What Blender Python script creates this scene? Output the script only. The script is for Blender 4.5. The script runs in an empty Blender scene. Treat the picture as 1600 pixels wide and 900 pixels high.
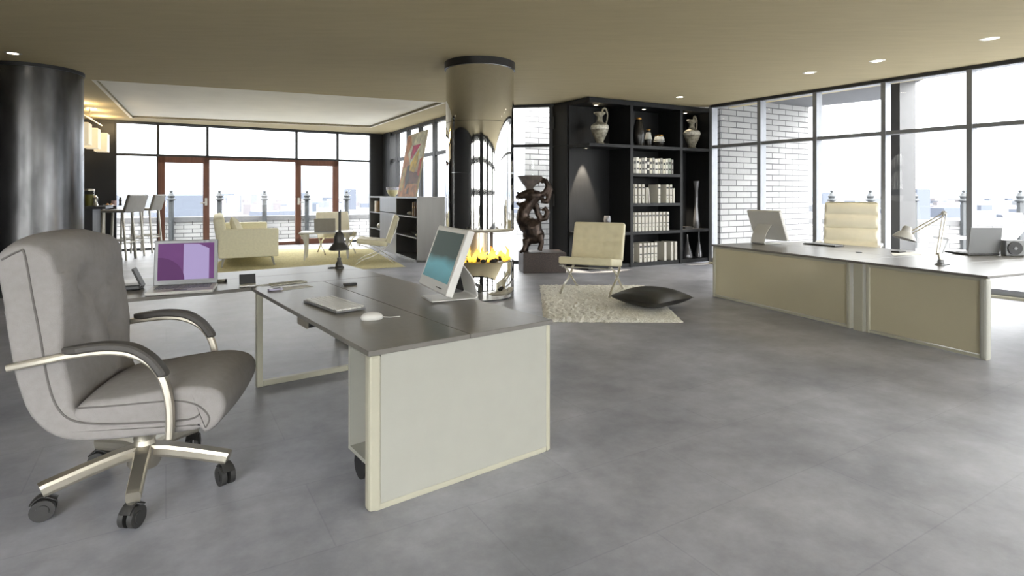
import bpy, bmesh, math, random
from mathutils import Vector, Matrix
random.seed(7)
PI = math.pi
sc = bpy.context.scene
COL = sc.collection
F, CX, HY, HZ = 900.0, 800.0, 303.0, 1.45      # focal length in px, centre column, horizon row, eye height

# ---------------------------------------------------------------- camera, world, light
cam = bpy.data.cameras.new('camera'); camo = bpy.data.objects.new('camera', cam); COL.objects.link(camo)
camo.location = (0, 0, HZ); camo.rotation_euler = (PI/2, 0, 0)
cam.sensor_width = 36; cam.lens = 36*F/1600; cam.shift_y = -(450-HY)/1600
cam.clip_start = 0.05; cam.clip_end = 12000
sc.camera = camo
sc.view_settings.view_transform = 'Standard'; sc.view_settings.look = 'None'
sc.view_settings.gamma = 1; sc.view_settings.exposure = 0.55
try: sc.view_settings.use_curve_mapping = False
except Exception: pass
w = bpy.data.worlds.new('world'); sc.world = w; w.use_nodes = True
nt = w.node_tree; nt.nodes.clear()
out = nt.nodes.new('ShaderNodeOutputWorld'); bg = nt.nodes.new('ShaderNodeBackground')
tc = nt.nodes.new('ShaderNodeTexCoord'); sx = nt.nodes.new('ShaderNodeSeparateXYZ'); cr = nt.nodes.new('ShaderNodeValToRGB')
nt.links.new(tc.outputs['Generated'], sx.inputs[0]); nt.links.new(sx.outputs['Z'], cr.inputs[0])
cr.color_ramp.elements[0].position = 0.0; cr.color_ramp.elements[0].color = (0.135, 0.15, 0.175, 1)
cr.color_ramp.elements[1].position = 0.5; cr.color_ramp.elements[1].color = (1, 1, 1, 1)
e = cr.color_ramp.elements.new(0.07); e.color = (0.30, 0.305, 0.315, 1)
nt.links.new(cr.outputs[0], bg.inputs[0]); bg.inputs[1].default_value = 7.6
# extra sky brightness added behind the viewpoint to light the interior
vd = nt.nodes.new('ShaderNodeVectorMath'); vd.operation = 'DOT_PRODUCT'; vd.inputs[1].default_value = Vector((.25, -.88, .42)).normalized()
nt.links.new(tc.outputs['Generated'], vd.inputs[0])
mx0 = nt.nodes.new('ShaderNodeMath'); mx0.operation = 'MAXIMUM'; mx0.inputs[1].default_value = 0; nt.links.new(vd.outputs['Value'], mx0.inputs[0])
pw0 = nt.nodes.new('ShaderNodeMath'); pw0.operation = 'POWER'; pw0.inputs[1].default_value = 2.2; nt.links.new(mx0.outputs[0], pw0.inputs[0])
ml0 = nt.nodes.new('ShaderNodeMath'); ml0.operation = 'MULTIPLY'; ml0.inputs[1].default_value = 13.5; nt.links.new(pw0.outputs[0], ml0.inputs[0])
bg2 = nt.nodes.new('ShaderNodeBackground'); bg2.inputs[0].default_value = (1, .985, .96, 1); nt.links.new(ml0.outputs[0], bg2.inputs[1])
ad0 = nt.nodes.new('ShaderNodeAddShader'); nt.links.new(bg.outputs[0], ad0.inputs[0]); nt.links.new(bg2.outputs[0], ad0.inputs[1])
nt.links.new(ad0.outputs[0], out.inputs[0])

def portal(p0, p1, z0, z1, inward):
    """sampling guide for the sky light in a real window opening"""
    a, b = Vector(p0), Vector(p1); l = (b-a).length
    L = bpy.data.lights.new('window_portal', 'AREA'); L.shape = 'RECTANGLE'; L.size = l; L.size_y = z1-z0
    L.cycles.is_portal = True
    o = bpy.data.objects.new('window_portal', L); COL.objects.link(o)
    n = Vector((inward[0], inward[1], 0)).normalized()
    m = (a+b)/2; o.location = (m.x+n.x*.12, m.y+n.y*.12, (z0+z1)/2)
    zax = -n; xax = Vector((b.x-a.x, b.y-a.y, 0)).normalized(); yax = zax.cross(xax)
    o.rotation_euler = Matrix((xax, yax, zax)).transposed().to_euler()

# ---------------------------------------------------------------- helpers
def T(px, py, z=0.0):
    """point at height z seen at photograph pixel (px, py)"""
    Y = F*(HZ-z)/(py-HY)
    return Vector(((px-CX)/F*Y, Y, z))
def X(px, Y): return (px-CX)/F*Y
def Zat(py, Y): return HZ+(HY-py)/F*Y
def hit(px, a, b):
    """point on ground line a-b seen in column px"""
    k = (px-CX)/F; dx, dy = b[0]-a[0], b[1]-a[1]
    t = (k*a[1]-a[0])/(dx-k*dy)
    return Vector((a[0]+dx*t, a[1]+dy*t))

MATS = {}
def mat(name, col, rough=.5, metal=0., noise=.06, nscale=8., bump=0., bscale=60., spec=None, emit=None, es=0., coat=0., trans=0., stretch=None):
    if name in MATS: return MATS[name]
    m = bpy.data.materials.new(name); m.use_nodes = True; n = m.node_tree.nodes; l = m.node_tree.links
    b = n['Principled BSDF']
    b.inputs['Roughness'].default_value = rough; b.inputs['Metallic'].default_value = metal
    if spec is not None: b.inputs['Specular IOR Level'].default_value = spec
    b.inputs['Coat Weight'].default_value = coat
    b.inputs['Transmission Weight'].default_value = trans
    t = n.new('ShaderNodeTexCoord'); src = t.outputs['Object']
    if stretch:
        mp = n.new('ShaderNodeMapping'); mp.inputs['Scale'].default_value = stretch
        l.new(src, mp.inputs[0]); src = mp.outputs[0]
    nz = n.new('ShaderNodeTexNoise'); nz.inputs['Scale'].default_value = nscale; nz.inputs['Detail'].default_value = 4
    l.new(src, nz.inputs['Vector'])
    r = n.new('ShaderNodeValToRGB')
    r.color_ramp.elements[0].position = .3; r.color_ramp.elements[1].position = .7
    r.color_ramp.elements[0].color = tuple(c*(1-noise) for c in col)+(1,)
    r.color_ramp.elements[1].color = tuple(min(1, c*(1+noise)) for c in col)+(1,)
    l.new(nz.outputs['Fac'], r.inputs[0]); l.new(r.outputs[0], b.inputs['Base Color'])
    if bump:
        n2 = n.new('ShaderNodeTexNoise'); n2.inputs['Scale'].default_value = bscale; n2.inputs['Detail'].default_value = 3
        l.new(src, n2.inputs['Vector'])
        bp = n.new('ShaderNodeBump'); bp.inputs['Strength'].default_value = bump; bp.inputs['Distance'].default_value = .01
        l.new(n2.outputs['Fac'], bp.inputs['Height']); l.new(bp.outputs[0], b.inputs['Normal'])
    if emit:
        b.inputs['Emission Color'].default_value = tuple(emit)+(1,); b.inputs['Emission Strength'].default_value = es
    MATS[name] = m; return m

def glass_mat(name, tint=(1, 1, 1), refl=.06):
    if name in MATS: return MATS[name]
    m = bpy.data.materials.new(name); m.use_nodes = True; n = m.node_tree.nodes; l = m.node_tree.links; n.clear()
    o = n.new('ShaderNodeOutputMaterial'); mx = n.new('ShaderNodeMixShader'); tr = n.new('ShaderNodeBsdfTransparent')
    g = n.new('ShaderNodeBsdfGlossy'); g.inputs['Roughness'].default_value = .02
    tr.inputs[0].default_value = tuple(tint)+(1,)
    f = n.new('ShaderNodeFresnel'); f.inputs[0].default_value = 1.35
    geo = n.new('ShaderNodeNewGeometry'); iv = n.new('ShaderNodeMath'); iv.operation = 'SUBTRACT'; iv.inputs[0].default_value = 1; l.new(geo.outputs['Backfacing'], iv.inputs[1])
    mu = n.new('ShaderNodeMath'); mu.operation = 'MULTIPLY'; l.new(f.outputs[0], mu.inputs[0]); l.new(iv.outputs[0], mu.inputs[1])
    l.new(mu.outputs[0], mx.inputs[0]); l.new(tr.outputs[0], mx.inputs[1]); l.new(g.outputs[0], mx.inputs[2]); l.new(mx.outputs[0], o.inputs[0])
    MATS[name] = m; return m

class MB:
    def __init__(s): s.b = bmesh.new(); s.sm = False
    def box(s, c, sz, rot=0., bev=0., R=None):
        g = bmesh.ops.create_cube(s.b, size=1)['verts']
        bmesh.ops.scale(s.b, vec=sz, verts=g)
        if bev:
            es = list({e for v in g for e in v.link_edges})
            r = bmesh.ops.bevel(s.b, geom=es, offset=bev, segments=2, affect='EDGES', profile=.5)
            g = list({v for f in r['faces'] for v in f.verts} | {v for v in g if v.is_valid})
        M_ = Matrix.Translation(c) @ (R.to_4x4() if R else Matrix.Rotation(rot, 4, 'Z'))
        bmesh.ops.transform(s.b, matrix=M_, verts=g); return s
    def rbox(s, c, sz, r, n=(6, 6, 2), disp=None, R=None):
        """soft rounded block; disp(u,v) raises the top (and lowers the bottom a little)"""
        hx, hy, hz = [q/2 for q in sz]; cache = {}
        r = min(r, hx, hy, hz)
        def P(x, y, z):
            k = (round(x, 5), round(y, 5), round(z, 5))
            if k in cache: return cache[k]
            v = Vector((x*hx, y*hy, z*hz))
            i = Vector((max(-hx+r, min(hx-r, v.x)), max(-hy+r, min(hy-r, v.y)), max(-hz+r, min(hz-r, v.z))))
            d = v-i
            p = i+d.normalized()*r if d.length > 1e-9 else v
            if disp: p.z += disp(x, y, z)
            if R: p = R @ p
            cache[k] = s.b.verts.new(p+Vector(c)); return cache[k]
        def axis(nn, h):
            e = r/h if h > 0 else .5
            a = [-1, -1+e*.3, -1+e*.65, -1+e]; inner = [-1+e+(2-2*e)*k/nn for k in range(1, nn)] if e < 1 else []
            b_ = [1-e, 1-e*.65, 1-e*.3, 1]
            res = []
            for q in a+inner+b_:
                if not res or q-res[-1] > 1e-4: res.append(q)
            return res
        ax, ay, az = axis(n[0], hx), axis(n[1], hy), axis(n[2], hz)
        def face(*q):
            vs = []
            for v in q:
                if v not in vs: vs.append(v)
            if len(vs) > 2:
                try: s.b.faces.new(vs)
                except ValueError: pass
        for i in range(len(ax)-1):
            for j in range(len(ay)-1):
                a, b_, c_, d = ax[i], ax[i+1], ay[j], ay[j+1]
                face(P(a, c_, 1), P(b_, c_, 1), P(b_, d, 1), P(a, d, 1))
                face(P(a, d, -1), P(b_, d, -1), P(b_, c_, -1), P(a, c_, -1))
            for k in range(len(az)-1):
                a, b_, c_, d = ax[i], ax[i+1], az[k], az[k+1]
                face(P(a, -1, c_), P(b_, -1, c_), P(b_, -1, d), P(a, -1, d))
                face(P(a, 1, d), P(b_, 1, d), P(b_, 1, c_), P(a, 1, c_))
        for j in range(len(ay)-1):
            for k in range(len(az)-1):
                a, b_, c_, d = ay[j], ay[j+1], az[k], az[k+1]
                face(P(1, a, c_), P(1, b_, c_), P(1, b_, d), P(1, a, d))
                face(P(-1, a, d), P(-1, b_, d), P(-1, b_, c_), P(-1, a, c_))
        s.sm = True; return s
    def tube(s, pts, r, seg=10, closed=False):
        pts = [Vector(p) for p in pts]; n = len(pts)
        rs = r if isinstance(r, (list, tuple)) else [r]*n
        rings = []; prev = None
        for i, p in enumerate(pts):
            a = pts[i-1] if (i > 0 or closed) else p; b_ = pts[(i+1) % n] if (i < n-1 or closed) else p
            t = (b_-a).normalized()
            if prev is None:
                nn = t.cross(Vector((0, 0, 1)));
                if nn.length < .05: nn = t.cross(Vector((1, 0, 0)))
                nn.normalize()
            else:
                nn = prev-t*prev.dot(t)
                if nn.length < 1e-6: nn = t.orthogonal()
                nn.normalize()
            prev = nn; bi = t.cross(nn)
            rings.append([s.b.verts.new(p+(nn*math.cos(2*PI*k/seg)+bi*math.sin(2*PI*k/seg))*rs[i]) for k in range(seg)])
        m = n if closed else n-1
        for i in range(m):
            A, B = rings[i], rings[(i+1) % n]
            for k in range(seg): s.b.faces.new((A[k], A[(k+1) % seg], B[(k+1) % seg], B[k]))
        if not closed:
            s.b.faces.new(rings[0][::-1]); s.b.faces.new(rings[-1])
        s.sm = True; return s
    def strip(s, pts, w_, h_, side, bev=0.):
        """rectangular section swept along pts; `side` is the constant width direction"""
        pts = [Vector(p) for p in pts]; side = Vector(side).normalized(); rings = []
        ws = w_ if isinstance(w_, (list, tuple)) else [w_]*len(pts)
        for i, p in enumerate(pts):
            a = pts[max(0, i-1)]; b_ = pts[min(len(pts)-1, i+1)]; t = (b_-a).normalized(); nn = side.cross(t).normalized()
            q = ws[i]
            rings.append([s.b.verts.new(p+side*(q/2*a1)+nn*(h_/2*b1)) for a1, b1 in
                          ((-1, -.5), (-.8, -1), (.8, -1), (1, -.5), (1, .5), (.8, 1), (-.8, 1), (-1, .5))])
        for A, B in zip(rings, rings[1:]):
            for k in range(8): s.b.faces.new((A[k], A[(k+1) % 8], B[(k+1) % 8], B[k]))
        s.b.faces.new(rings[0][::-1]); s.b.faces.new(rings[-1]); return s
    def lathe(s, prof, seg=28, c=(0, 0, 0), cap=True):
        rings = []
        for r, z in prof:
            if r < 1e-5: rings.append([s.b.verts.new((c[0], c[1], c[2]+z))])
            else: rings.append([s.b.verts.new((c[0]+r*math.cos(2*PI*k/seg), c[1]+r*math.sin(2*PI*k/seg), c[2]+z)) for k in range(seg)])
        for A, B in zip(rings, rings[1:]):
            for k in range(seg):
                q = []
                for v in (A[k % len(A)], A[(k+1) % seg % len(A)], B[(k+1) % seg % len(B)], B[k % len(B)]):
                    if v not in q: q.append(v)
                if len(q) > 2: s.b.faces.new(q)
        if cap:
            if len(rings[0]) > 1: s.b.faces.new(rings[0][::-1])
            if len(rings[-1]) > 1: s.b.faces.new(rings[-1])
        s.sm = True; return s
    def prism(s, poly, z0, z1):
        a = [s.b.verts.new((p[0], p[1], z0)) for p in poly]; b_ = [s.b.verts.new((p[0], p[1], z1)) for p in poly]
        s.b.faces.new(a[::-1]); s.b.faces.new(b_); n = len(poly)
        for k in range(n): s.b.faces.new((a[k], a[(k+1) % n], b_[(k+1) % n], b_[k]))
        return s
    def plate(s, poly3, off):
        a = [s.b.verts.new(p) for p in poly3]; b_ = [s.b.verts.new(Vector(p)+Vector(off)) for p in poly3]
        s.b.faces.new(a[::-1]); s.b.faces.new(b_); n = len(a)
        for k in range(n): s.b.faces.new((a[k], a[(k+1) % n], b_[(k+1) % n], b_[k]))
        return s
    def loft(s, prof, hw, r, ny=10, disp=None):
        """closed (x,z) profile swept across y from -hw to hw with rounded ends"""
        n = len(prof); P_ = [Vector((p[0], p[1])) for p in prof]
        area = sum(P_[i].x*P_[(i+1) % n].y-P_[(i+1) % n].x*P_[i].y for i in range(n))
        sg = 1 if area > 0 else -1; nor = []
        for i in range(n):
            t = (P_[(i+1) % n]-P_[i-1]).normalized(); nor.append(Vector((t.y, -t.x))*sg)
        ys = []
        for k in range(4): a = PI/2*k/4; ys.append((-hw+r*(1-math.sin(a)), r*(1-math.cos(a))) if 0 else (-hw+r*(1-math.cos(a)), r*(1-math.sin(a))))
        mid = [(-hw+r+(2*hw-2*r)*k/ny, 0) for k in range(ny+1)]
        end = [(-y, i) for y, i in ys[::-1]]
        rings = []
        for y, ins in ys+mid+end:
            ring = []
            for i in range(n):
                p = P_[i]-nor[i]*ins; q = Vector((p.x, y, p.y))
                if disp: q += disp(P_[i].x, y/hw, P_[i].y, nor[i], i)
                ring.append(s.b.verts.new(q))
            rings.append(ring)
        for A, B in zip(rings, rings[1:]):
            for k in range(n): s.b.faces.new((A[k], B[k], B[(k+1) % n], A[(k+1) % n]))
        s.b.faces.new(rings[0]); s.b.faces.new(rings[-1][::-1]); s.sm = True; return s
    def sphere(s, c, r, sz=(1, 1, 1), u=16, v=10):
        g = bmesh.ops.create_uvsphere(s.b, u_segments=u, v_segments=v, radius=r)['verts']
        bmesh.ops.transform(s.b, matrix=Matrix.Translation(c) @ Matrix.Diagonal((*sz, 1)), verts=g); s.sm = True; return s
    def build(s, name, m, parent=None, flat=False, loc=None):
        bmesh.ops.recalc_face_normals(s.b, faces=s.b.faces)
        me = bpy.data.meshes.new(name); s.b.to_mesh(me); s.b.free()
        if s.sm and not flat:
            for p in me.polygons: p.use_smooth = True
            try: me.set_sharp_from_angle(angle=math.radians(38))
            except Exception: pass
        ms = m if isinstance(m, (list, tuple)) else [m]
        for q in ms: me.materials.append(q)
        o = bpy.data.objects.new(name, me); COL.objects.link(o)
        if parent: o.parent = parent
        if loc is not None: o.location = loc
        return o
def smooth_poly(pts, n=4, closed=True):
    P_ = [Vector(p) for p in pts]; N = len(P_); r = []
    for i in range(N if closed else N-1):
        p0 = P_[(i-1) % N] if closed or i > 0 else P_[i]; p1 = P_[i]; p2 = P_[(i+1) % N]; p3 = P_[(i+2) % N] if closed or i < N-2 else P_[i+1]
        for k in range(n):
            t = k/n
            r.append(.5*((2*p1)+(p2-p0)*t+(2*p0-5*p1+4*p2-p3)*t*t+(3*p1-p0-3*p2+p3)*t**3))
    if not closed: r.append(P_[-1])
    return r
def tag(o, label, cat, group=None, kind=None):
    if label: o['label'] = label
    if cat: o['category'] = cat
    if group: o['group'] = group
    if kind: o['kind'] = kind
    return o
def thing(name, label, cat, loc=(0, 0, 0), rz=0., group=None):
    o = bpy.data.objects.new(name, None); o.empty_display_size = .1; COL.objects.link(o)
    o.location = loc; o.rotation_euler = (0, 0, rz); return tag(o, label, cat, group)
def structure(o): o['kind'] = 'structure'; return o
def dup(o, loc, rz, label=None, parent=None):
    def cp(q, par):
        c = q.copy(); COL.objects.link(c)
        if par: c.parent = par
        for ch in q.children: cp(ch, c)
        return c
    r = cp(o, None); r.location = loc; r.rotation_euler = (0, 0, rz)
    if label: r['label'] = label
    return r
ORD = ['first', 'second', 'third', 'fourth', 'fifth', 'sixth', 'seventh', 'eighth', 'ninth', 'tenth', 'eleventh', 'twelfth', 'thirteenth', 'fourteenth', 'fifteenth', 'sixteenth']
def ang(v): return math.atan2(v[1], v[0])

# ---------------------------------------------------------------- materials
ceil_m = mat('ceiling_paint', (.48, .405, .24), .85, nscale=2, noise=.04, bump=.05, stretch=(1, 6, 1))
recess_m = mat('recess_paint', (.88, .85, .76), .85, nscale=2, noise=.03)
dark_m = mat('black_cladding', (.012, .012, .013), .45, nscale=3, bump=.04, stretch=(6, 6, .5))
case_m = mat('black_stained_oak', (.008, .0085, .0095), .5, spec=.3, noise=.25, nscale=6, bump=.06, bscale=40, stretch=(6, 6, .6))
frame_m = mat('anthracite_window_frame', (.035, .036, .038), .45, metal=.2)
alu_m = mat('grey_aluminium_frame', (.25, .26, .28), .4, metal=.5)
brown_m = mat('red_brown_door_frame', (.15, .06, .035), .45, noise=.2, stretch=(4, 4, .4))
top_m = mat('dark_grey_desktop', (.15, .141, .125), .32, noise=.06, nscale=20, bump=.02, bscale=300)
edge_m = mat('desktop_edge', (.06, .058, .052), .5)
cream_m = mat('cream_lacquer', (.36, .357, .315), .35, noise=.02, spec=.4)
cream_frame_m = mat('cream_metal_frame', (.41, .395, .31), .35, noise=.02)
champ_m = mat('champagne_panel', (.53, .485, .345), .28, metal=.2, noise=.04, nscale=1.5)
chrome_m = mat('polished_chrome', (.72, .70, .63), .2, metal=.7, noise=.01)
steel_m = mat('satin_aluminium', (.60, .56, .47), .36, metal=.85, noise=.03)
cab_m = mat('brushed_steel_cabinet', (.20, .195, .185), .36, metal=.9, noise=.06, stretch=(1, 1, .1))
fab_m = mat('grey_upholstery', (.265, .249, .243), .9, noise=.05, nscale=30, bump=.25, bscale=350, spec=.2)
fabside_m = mat('grey_upholstery_side', (.14, .13, .125), .9, noise=.05, nscale=30, bump=.25, bscale=350, spec=.2)
armpad_m = mat('charcoal_armpad', (.055, .05, .045), .5, bump=.1, bscale=200)
black_m = mat('black_plastic', (.015, .015, .016), .4)
dgrey_m = mat('dark_grey_plastic', (.03, .029, .028), .45)
white_m = mat('white_plastic', (.60, .59, .56), .35, noise=.02)
silver_m = mat('silver_plastic', (.2, .203, .208), .4, metal=.4, noise=.02)
leather_m = mat('cream_leather', (.62, .57, .39), .45, noise=.05, nscale=10, bump=.12, bscale=120)
wleather_m = mat('ivory_leather', (.78, .73, .58), .45, noise=.03, nscale=10, bump=.1, bscale=120)
sofa_m = mat('pale_yellow_fabric', (.76, .72, .53), .85, noise=.05, nscale=25, bump=.2, bscale=300)
bleather_m = mat('black_leather', (.02, .02, .018), .42, noise=.1, bump=.15, bscale=60)
paper_m = mat('paper', (.8, .79, .74), .8, noise=.03)
paper2_m = mat('printed_paper', (.45, .44, .36), .8, noise=.3, nscale=40)
binder_m = mat('white_binder_card', (.52, .50, .44), .6, noise=.03)
gold_m = mat('gold_rim', (.5, .28, .08), .35, metal=.8)
ceram_m = mat('aged_white_ceramic', (.30, .28, .22), .35, noise=.6, nscale=16, bump=.2, bscale=30)
vblack_m = mat('black_glazed_ceramic', (.02, .018, .015), .25, noise=.2)
bronze_m = mat('patinated_bronze', (.06, .042, .033), .36, metal=.65, noise=.75, nscale=9, bump=.5, bscale=40)
stone_m = mat('red_brown_granite', (.045, .028, .022), .45, noise=.6, nscale=45)
glass_m = glass_mat('window_glass', (.97, .98, .98))
jar_m = glass_mat('clear_glass', (.9, .93, .92))

def floor_material():
    m = bpy.data.materials.new('polished_concrete_tile'); m.use_nodes = True; n = m.node_tree.nodes; l = m.node_tree.links
    b = n['Principled BSDF']; t = n.new('ShaderNodeTexCoord'); mp = n.new('ShaderNodeMapping')
    mp.inputs['Rotation'].default_value = (0, 0, math.radians(-31)); l.new(t.outputs['Object'], mp.inputs[0])
    br = n.new('ShaderNodeTexBrick'); br.offset = .5; br.inputs['Scale'].default_value = 1
    br.inputs['Brick Width'].default_value = 1.2; br.inputs['Row Height'].default_value = .6
    br.inputs['Mortar Size'].default_value = .004; br.inputs['Mortar Smooth'].default_value = .4
    br.inputs['Color1'].default_value = (.955, .955, .955, 1); br.inputs['Color2'].default_value = (1.0, 1.0, 1.0, 1); br.inputs['Mortar'].default_value = (.86, .86, .87, 1)
    l.new(mp.outputs[0], br.inputs['Vector'])
    n1 = n.new('ShaderNodeTexNoise'); n1.inputs['Scale'].default_value = .9; n1.inputs['Detail'].default_value = 7; n1.inputs['Roughness'].default_value = .6
    n2 = n.new('ShaderNodeTexNoise'); n2.inputs['Scale'].default_value = 3.2; n2.inputs['Detail'].default_value = 8; n2.inputs['Roughness'].default_value = .7
    l.new(mp.outputs[0], n1.inputs['Vector']); l.new(mp.outputs[0], n2.inputs['Vector'])
    r1 = n.new('ShaderNodeValToRGB'); r1.color_ramp.elements[0].position = .36; r1.color_ramp.elements[1].position = .64
    r1.color_ramp.elements[0].color = (.26, .265, .30, 1); r1.color_ramp.elements[1].color = (.41, .415, .458, 1)
    l.new(n1.outputs['Fac'], r1.inputs[0])
    r2 = n.new('ShaderNodeValToRGB'); r2.color_ramp.elements[0].position = .35; r2.color_ramp.elements[1].position = .68
    r2.color_ramp.elements[0].color = (.8, .8, .8, 1); r2.color_ramp.elements[1].color = (1.15, 1.15, 1.15, 1)
    l.new(n2.outputs['Fac'], r2.inputs[0])
    m1 = n.new('ShaderNodeMixRGB'); m1.blend_type = 'MULTIPLY'; m1.inputs[0].default_value = 1
    m2 = n.new('ShaderNodeMixRGB'); m2.blend_type = 'MULTIPLY'; m2.inputs[0].default_value = 1
    l.new(r1.outputs[0], m1.inputs[1]); l.new(r2.outputs[0], m1.inputs[2]); l.new(m1.outputs[0], m2.inputs[1]); l.new(br.outputs['Color'], m2.inputs[2])
    l.new(m2.outputs[0], b.inputs['Base Color'])
    rr = n.new('ShaderNodeMapRange'); rr.inputs[3].default_value = .34; rr.inputs[4].default_value = .5
    l.new(n2.outputs['Fac'], rr.inputs[0]); l.new(rr.outputs[0], b.inputs['Roughness'])
    b.inputs['Specular IOR Level'].default_value = .45
    bp = n.new('ShaderNodeBump'); bp.inputs['Strength'].default_value = .12; bp.inputs['Distance'].default_value = .01
    l.new(n2.outputs['Fac'], bp.inputs['Height']); l.new(bp.outputs[0], b.inputs['Normal'])
    return m
def brick_material(dirn):
    m = bpy.data.materials.new('white_brick'); m.use_nodes = True; n = m.node_tree.nodes; l = m.node_tree.links
    b = n['Principled BSDF']; b.inputs['Roughness'].default_value = .85
    t = n.new('ShaderNodeTexCoord'); sp = n.new('ShaderNodeSeparateXYZ'); l.new(t.outputs['Object'], sp.inputs[0])
    vd = n.new('ShaderNodeVectorMath'); vd.operation = 'DOT_PRODUCT'; vd.inputs[1].default_value = (dirn[0], dirn[1], 0)
    l.new(t.outputs['Object'], vd.inputs[0]); cb = n.new('ShaderNodeCombineXYZ')
    l.new(vd.outputs['Value'], cb.inputs[0]); l.new(sp.outputs['Z'], cb.inputs[1])
    br = n.new('ShaderNodeTexBrick'); br.inputs['Scale'].default_value = 1
    br.inputs['Brick Width'].default_value = .46; br.inputs['Row Height'].default_value = .125; br.inputs['Mortar Size'].default_value = .011
    br.inputs['Color1'].default_value = (.25, .25, .25, 1); br.inputs['Color2'].default_value = (.30, .30, .298, 1); br.inputs['Mortar'].default_value = (.075, .075, .08, 1)
    l.new(cb.outputs[0], br.inputs['Vector']); l.new(br.outputs['Color'], b.inputs['Base Color'])
    bp = n.new('ShaderNodeBump'); bp.inputs['Strength'].default_value = .5; bp.inputs['Distance'].default_value = .01; bp.invert = True
    l.new(br.outputs['Fac'], bp.inputs['Height']); l.new(bp.outputs[0], b.inputs['Normal'])
    return m

# ---------------------------------------------------------------- room plan
CEIL = 3.3
E0 = Vector((4.309, 12.43)); C0 = Vector((1.467, 10.91)); U = (E0-C0).normalized()      # bookcase front line
D = Vector((-.555, .832)); D.normalize()                                                  # depth direction of the room
R0, R1 = E0.copy(), Vector((14.2, -2.2))                                                  # right window wall
RW = (Vector((7.01, 7.89))-Vector((4.22, 12.07))).normalized(); R0 = Vector((4.22, 12.07)); R1 = R0+RW*((12.07+2.2)/-RW.y)
W1 = C0+D*1.168                                                                            # window behind the statue
K = Vector((-3.944, 17.93)); B0 = Vector((-10.01, 14.53)); BD = (Vector((-4.35, 17.7))-B0).normalized()
M0 = Vector((-.75, 12.2)); L1 = B0-BD*3.0; L2 = Vector((-6.0, 0)); L3 = Vector((-5.2, -2.2))
plan = [R1, L3, L2, L1, K, M0, W1, W1+U*.5, R0+U*.3, R0]

structure(MB().prism([tuple(p) for p in plan][::-1], -.12, 0).build('floor', floor_material()))
# ceiling with a raised recess over the lounge
rc = [T(150, 126, CEIL), T(692, 160.5, CEIL), T(578, 199, CEIL), T(207, 184, CEIL)]
rc = [Vector((p.x, p.y)) for p in rc]
hole = rc
cb_ = bmesh.new()
def ring_ceiling():
    outer = [R1, L3, L2, L1-BD*.3, K+BD*.3, M0+Vector((.3, .3)), W1, R0+U*.6]
    bm = bmesh.new(); vo = [bm.verts.new((p.x, p.y, CEIL)) for p in outer]; vi = [bm.verts.new((p.x, p.y, CEIL)) for p in hole]
    es = [bm.edges.new((vo[i], vo[(i+1) % len(vo)])) for i in range(len(vo))]+[bm.edges.new((vi[i], vi[(i+1) % 4])) for i in range(4)]
    bmesh.ops.triangle_fill(bm, use_beauty=True, use_dissolve=False, edges=es)
    ext = bmesh.ops.extrude_face_region(bm, geom=list(bm.faces))
    bmesh.ops.translate(bm, vec=(0, 0, .35), verts=[g for g in ext['geom'] if isinstance(g, bmesh.types.BMVert)])
    s = MB(); s.b.free(); s.b = bm; return s
structure(ring_ceiling().build('ceiling', ceil_m))
cen = sum(hole, Vector((0, 0)))/4
big = [cen+(p-cen)*1.04 for p in hole]
structure(MB().prism([tuple(p) for p in big], CEIL+.05, CEIL+.1).build('trim_1', recess_m))
s = MB()
for i in range(4):
    a, b = hole[i], hole[(i+1) % 4]; ai = cen+(a-cen)*1.02; bi = cen+(b-cen)*1.02
    s.prism([tuple(a), tuple(b), tuple(bi), tuple(ai)], CEIL-.002, CEIL+.06)
structure(s.build('trim_2', recess_m))

def seg_box(s, a, b, z0, z1, th, off=0.):
    a, b = Vector(a), Vector(b); d = (b-a).normalized(); n = Vector((-d.y, d.x))
    p = [a+n*(off-th/2), b+n*(off-th/2), b+n*(off+th/2), a+n*(off+th/2)]
    s.prism([tuple(q) for q in p], z0, z1); return s
NW = [0]
def window_wall(a, b, z0, z1, stops, mids, inward, m=frame_m, fw=.07, dp=.12, railw=.07, base=.1, pw=None, light=True, side_m=None):
    """framed glazing from a to b; stops = points on the line where mullions stand"""
    NW[0] += 1; a, b = Vector(a), Vector(b)
    o = structure(thing('window_%d' % NW[0], None, None)); d = (b-a).normalized()
    seg_box(MB(), a, b, z0, z0+base, dp).build('sill', m, o); seg_box(MB(), a, b, z1-railw, z1, dp).build('head_rail', m, o)
    for z in mids: seg_box(MB(), a, b, z-railw/2, z+railw/2, dp*.9).build('rail', m, o)
    ps = [a]+[Vector(q) for q in stops]+[b]
    for i, p in enumerate(ps[:-1] if 0 else ps):
        q = MB(); seg_box(q, p-d*(pw or fw)/2, p+d*(pw or fw)/2, z0, z1, dp*1.15); mo = q.build('mullion', side_m or m, o)
    zs = [z0]+list(mids)+[z1]
    for p, q in zip(ps, ps[1:]):
        for u_, v_ in zip(zs, zs[1:]):
            seg_box(MB(), p, q, u_, v_, .006).build('glass_pane', glass_m, o)
    if light: portal(a, b, z0, z1, inward)
    return o
def inn(v): return (-v[0], -v[1])
Rn = Vector((-RW.y, RW.x)); Rn = Rn if Rn.x < 0 else -Rn           # into the room from the right wall
stops = [hit(p, R0, R1) for p in (1190, 1277, 1384, 1518)]
step = (stops[-1]-stops[-2]).length; q = stops[-1]
while (q-R1).length > step*1.3: q = q+RW*step; stops.append(q)
window_wall(R0, R1, 0, CEIL, stops, [2.43], Rn, m=alu_m, dp=.16, fw=.07, railw=.06, base=.12)
structure(seg_box(MB(), R0, R1, CEIL-.05, CEIL+.02, .2).build('trim_3', frame_m))
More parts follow.
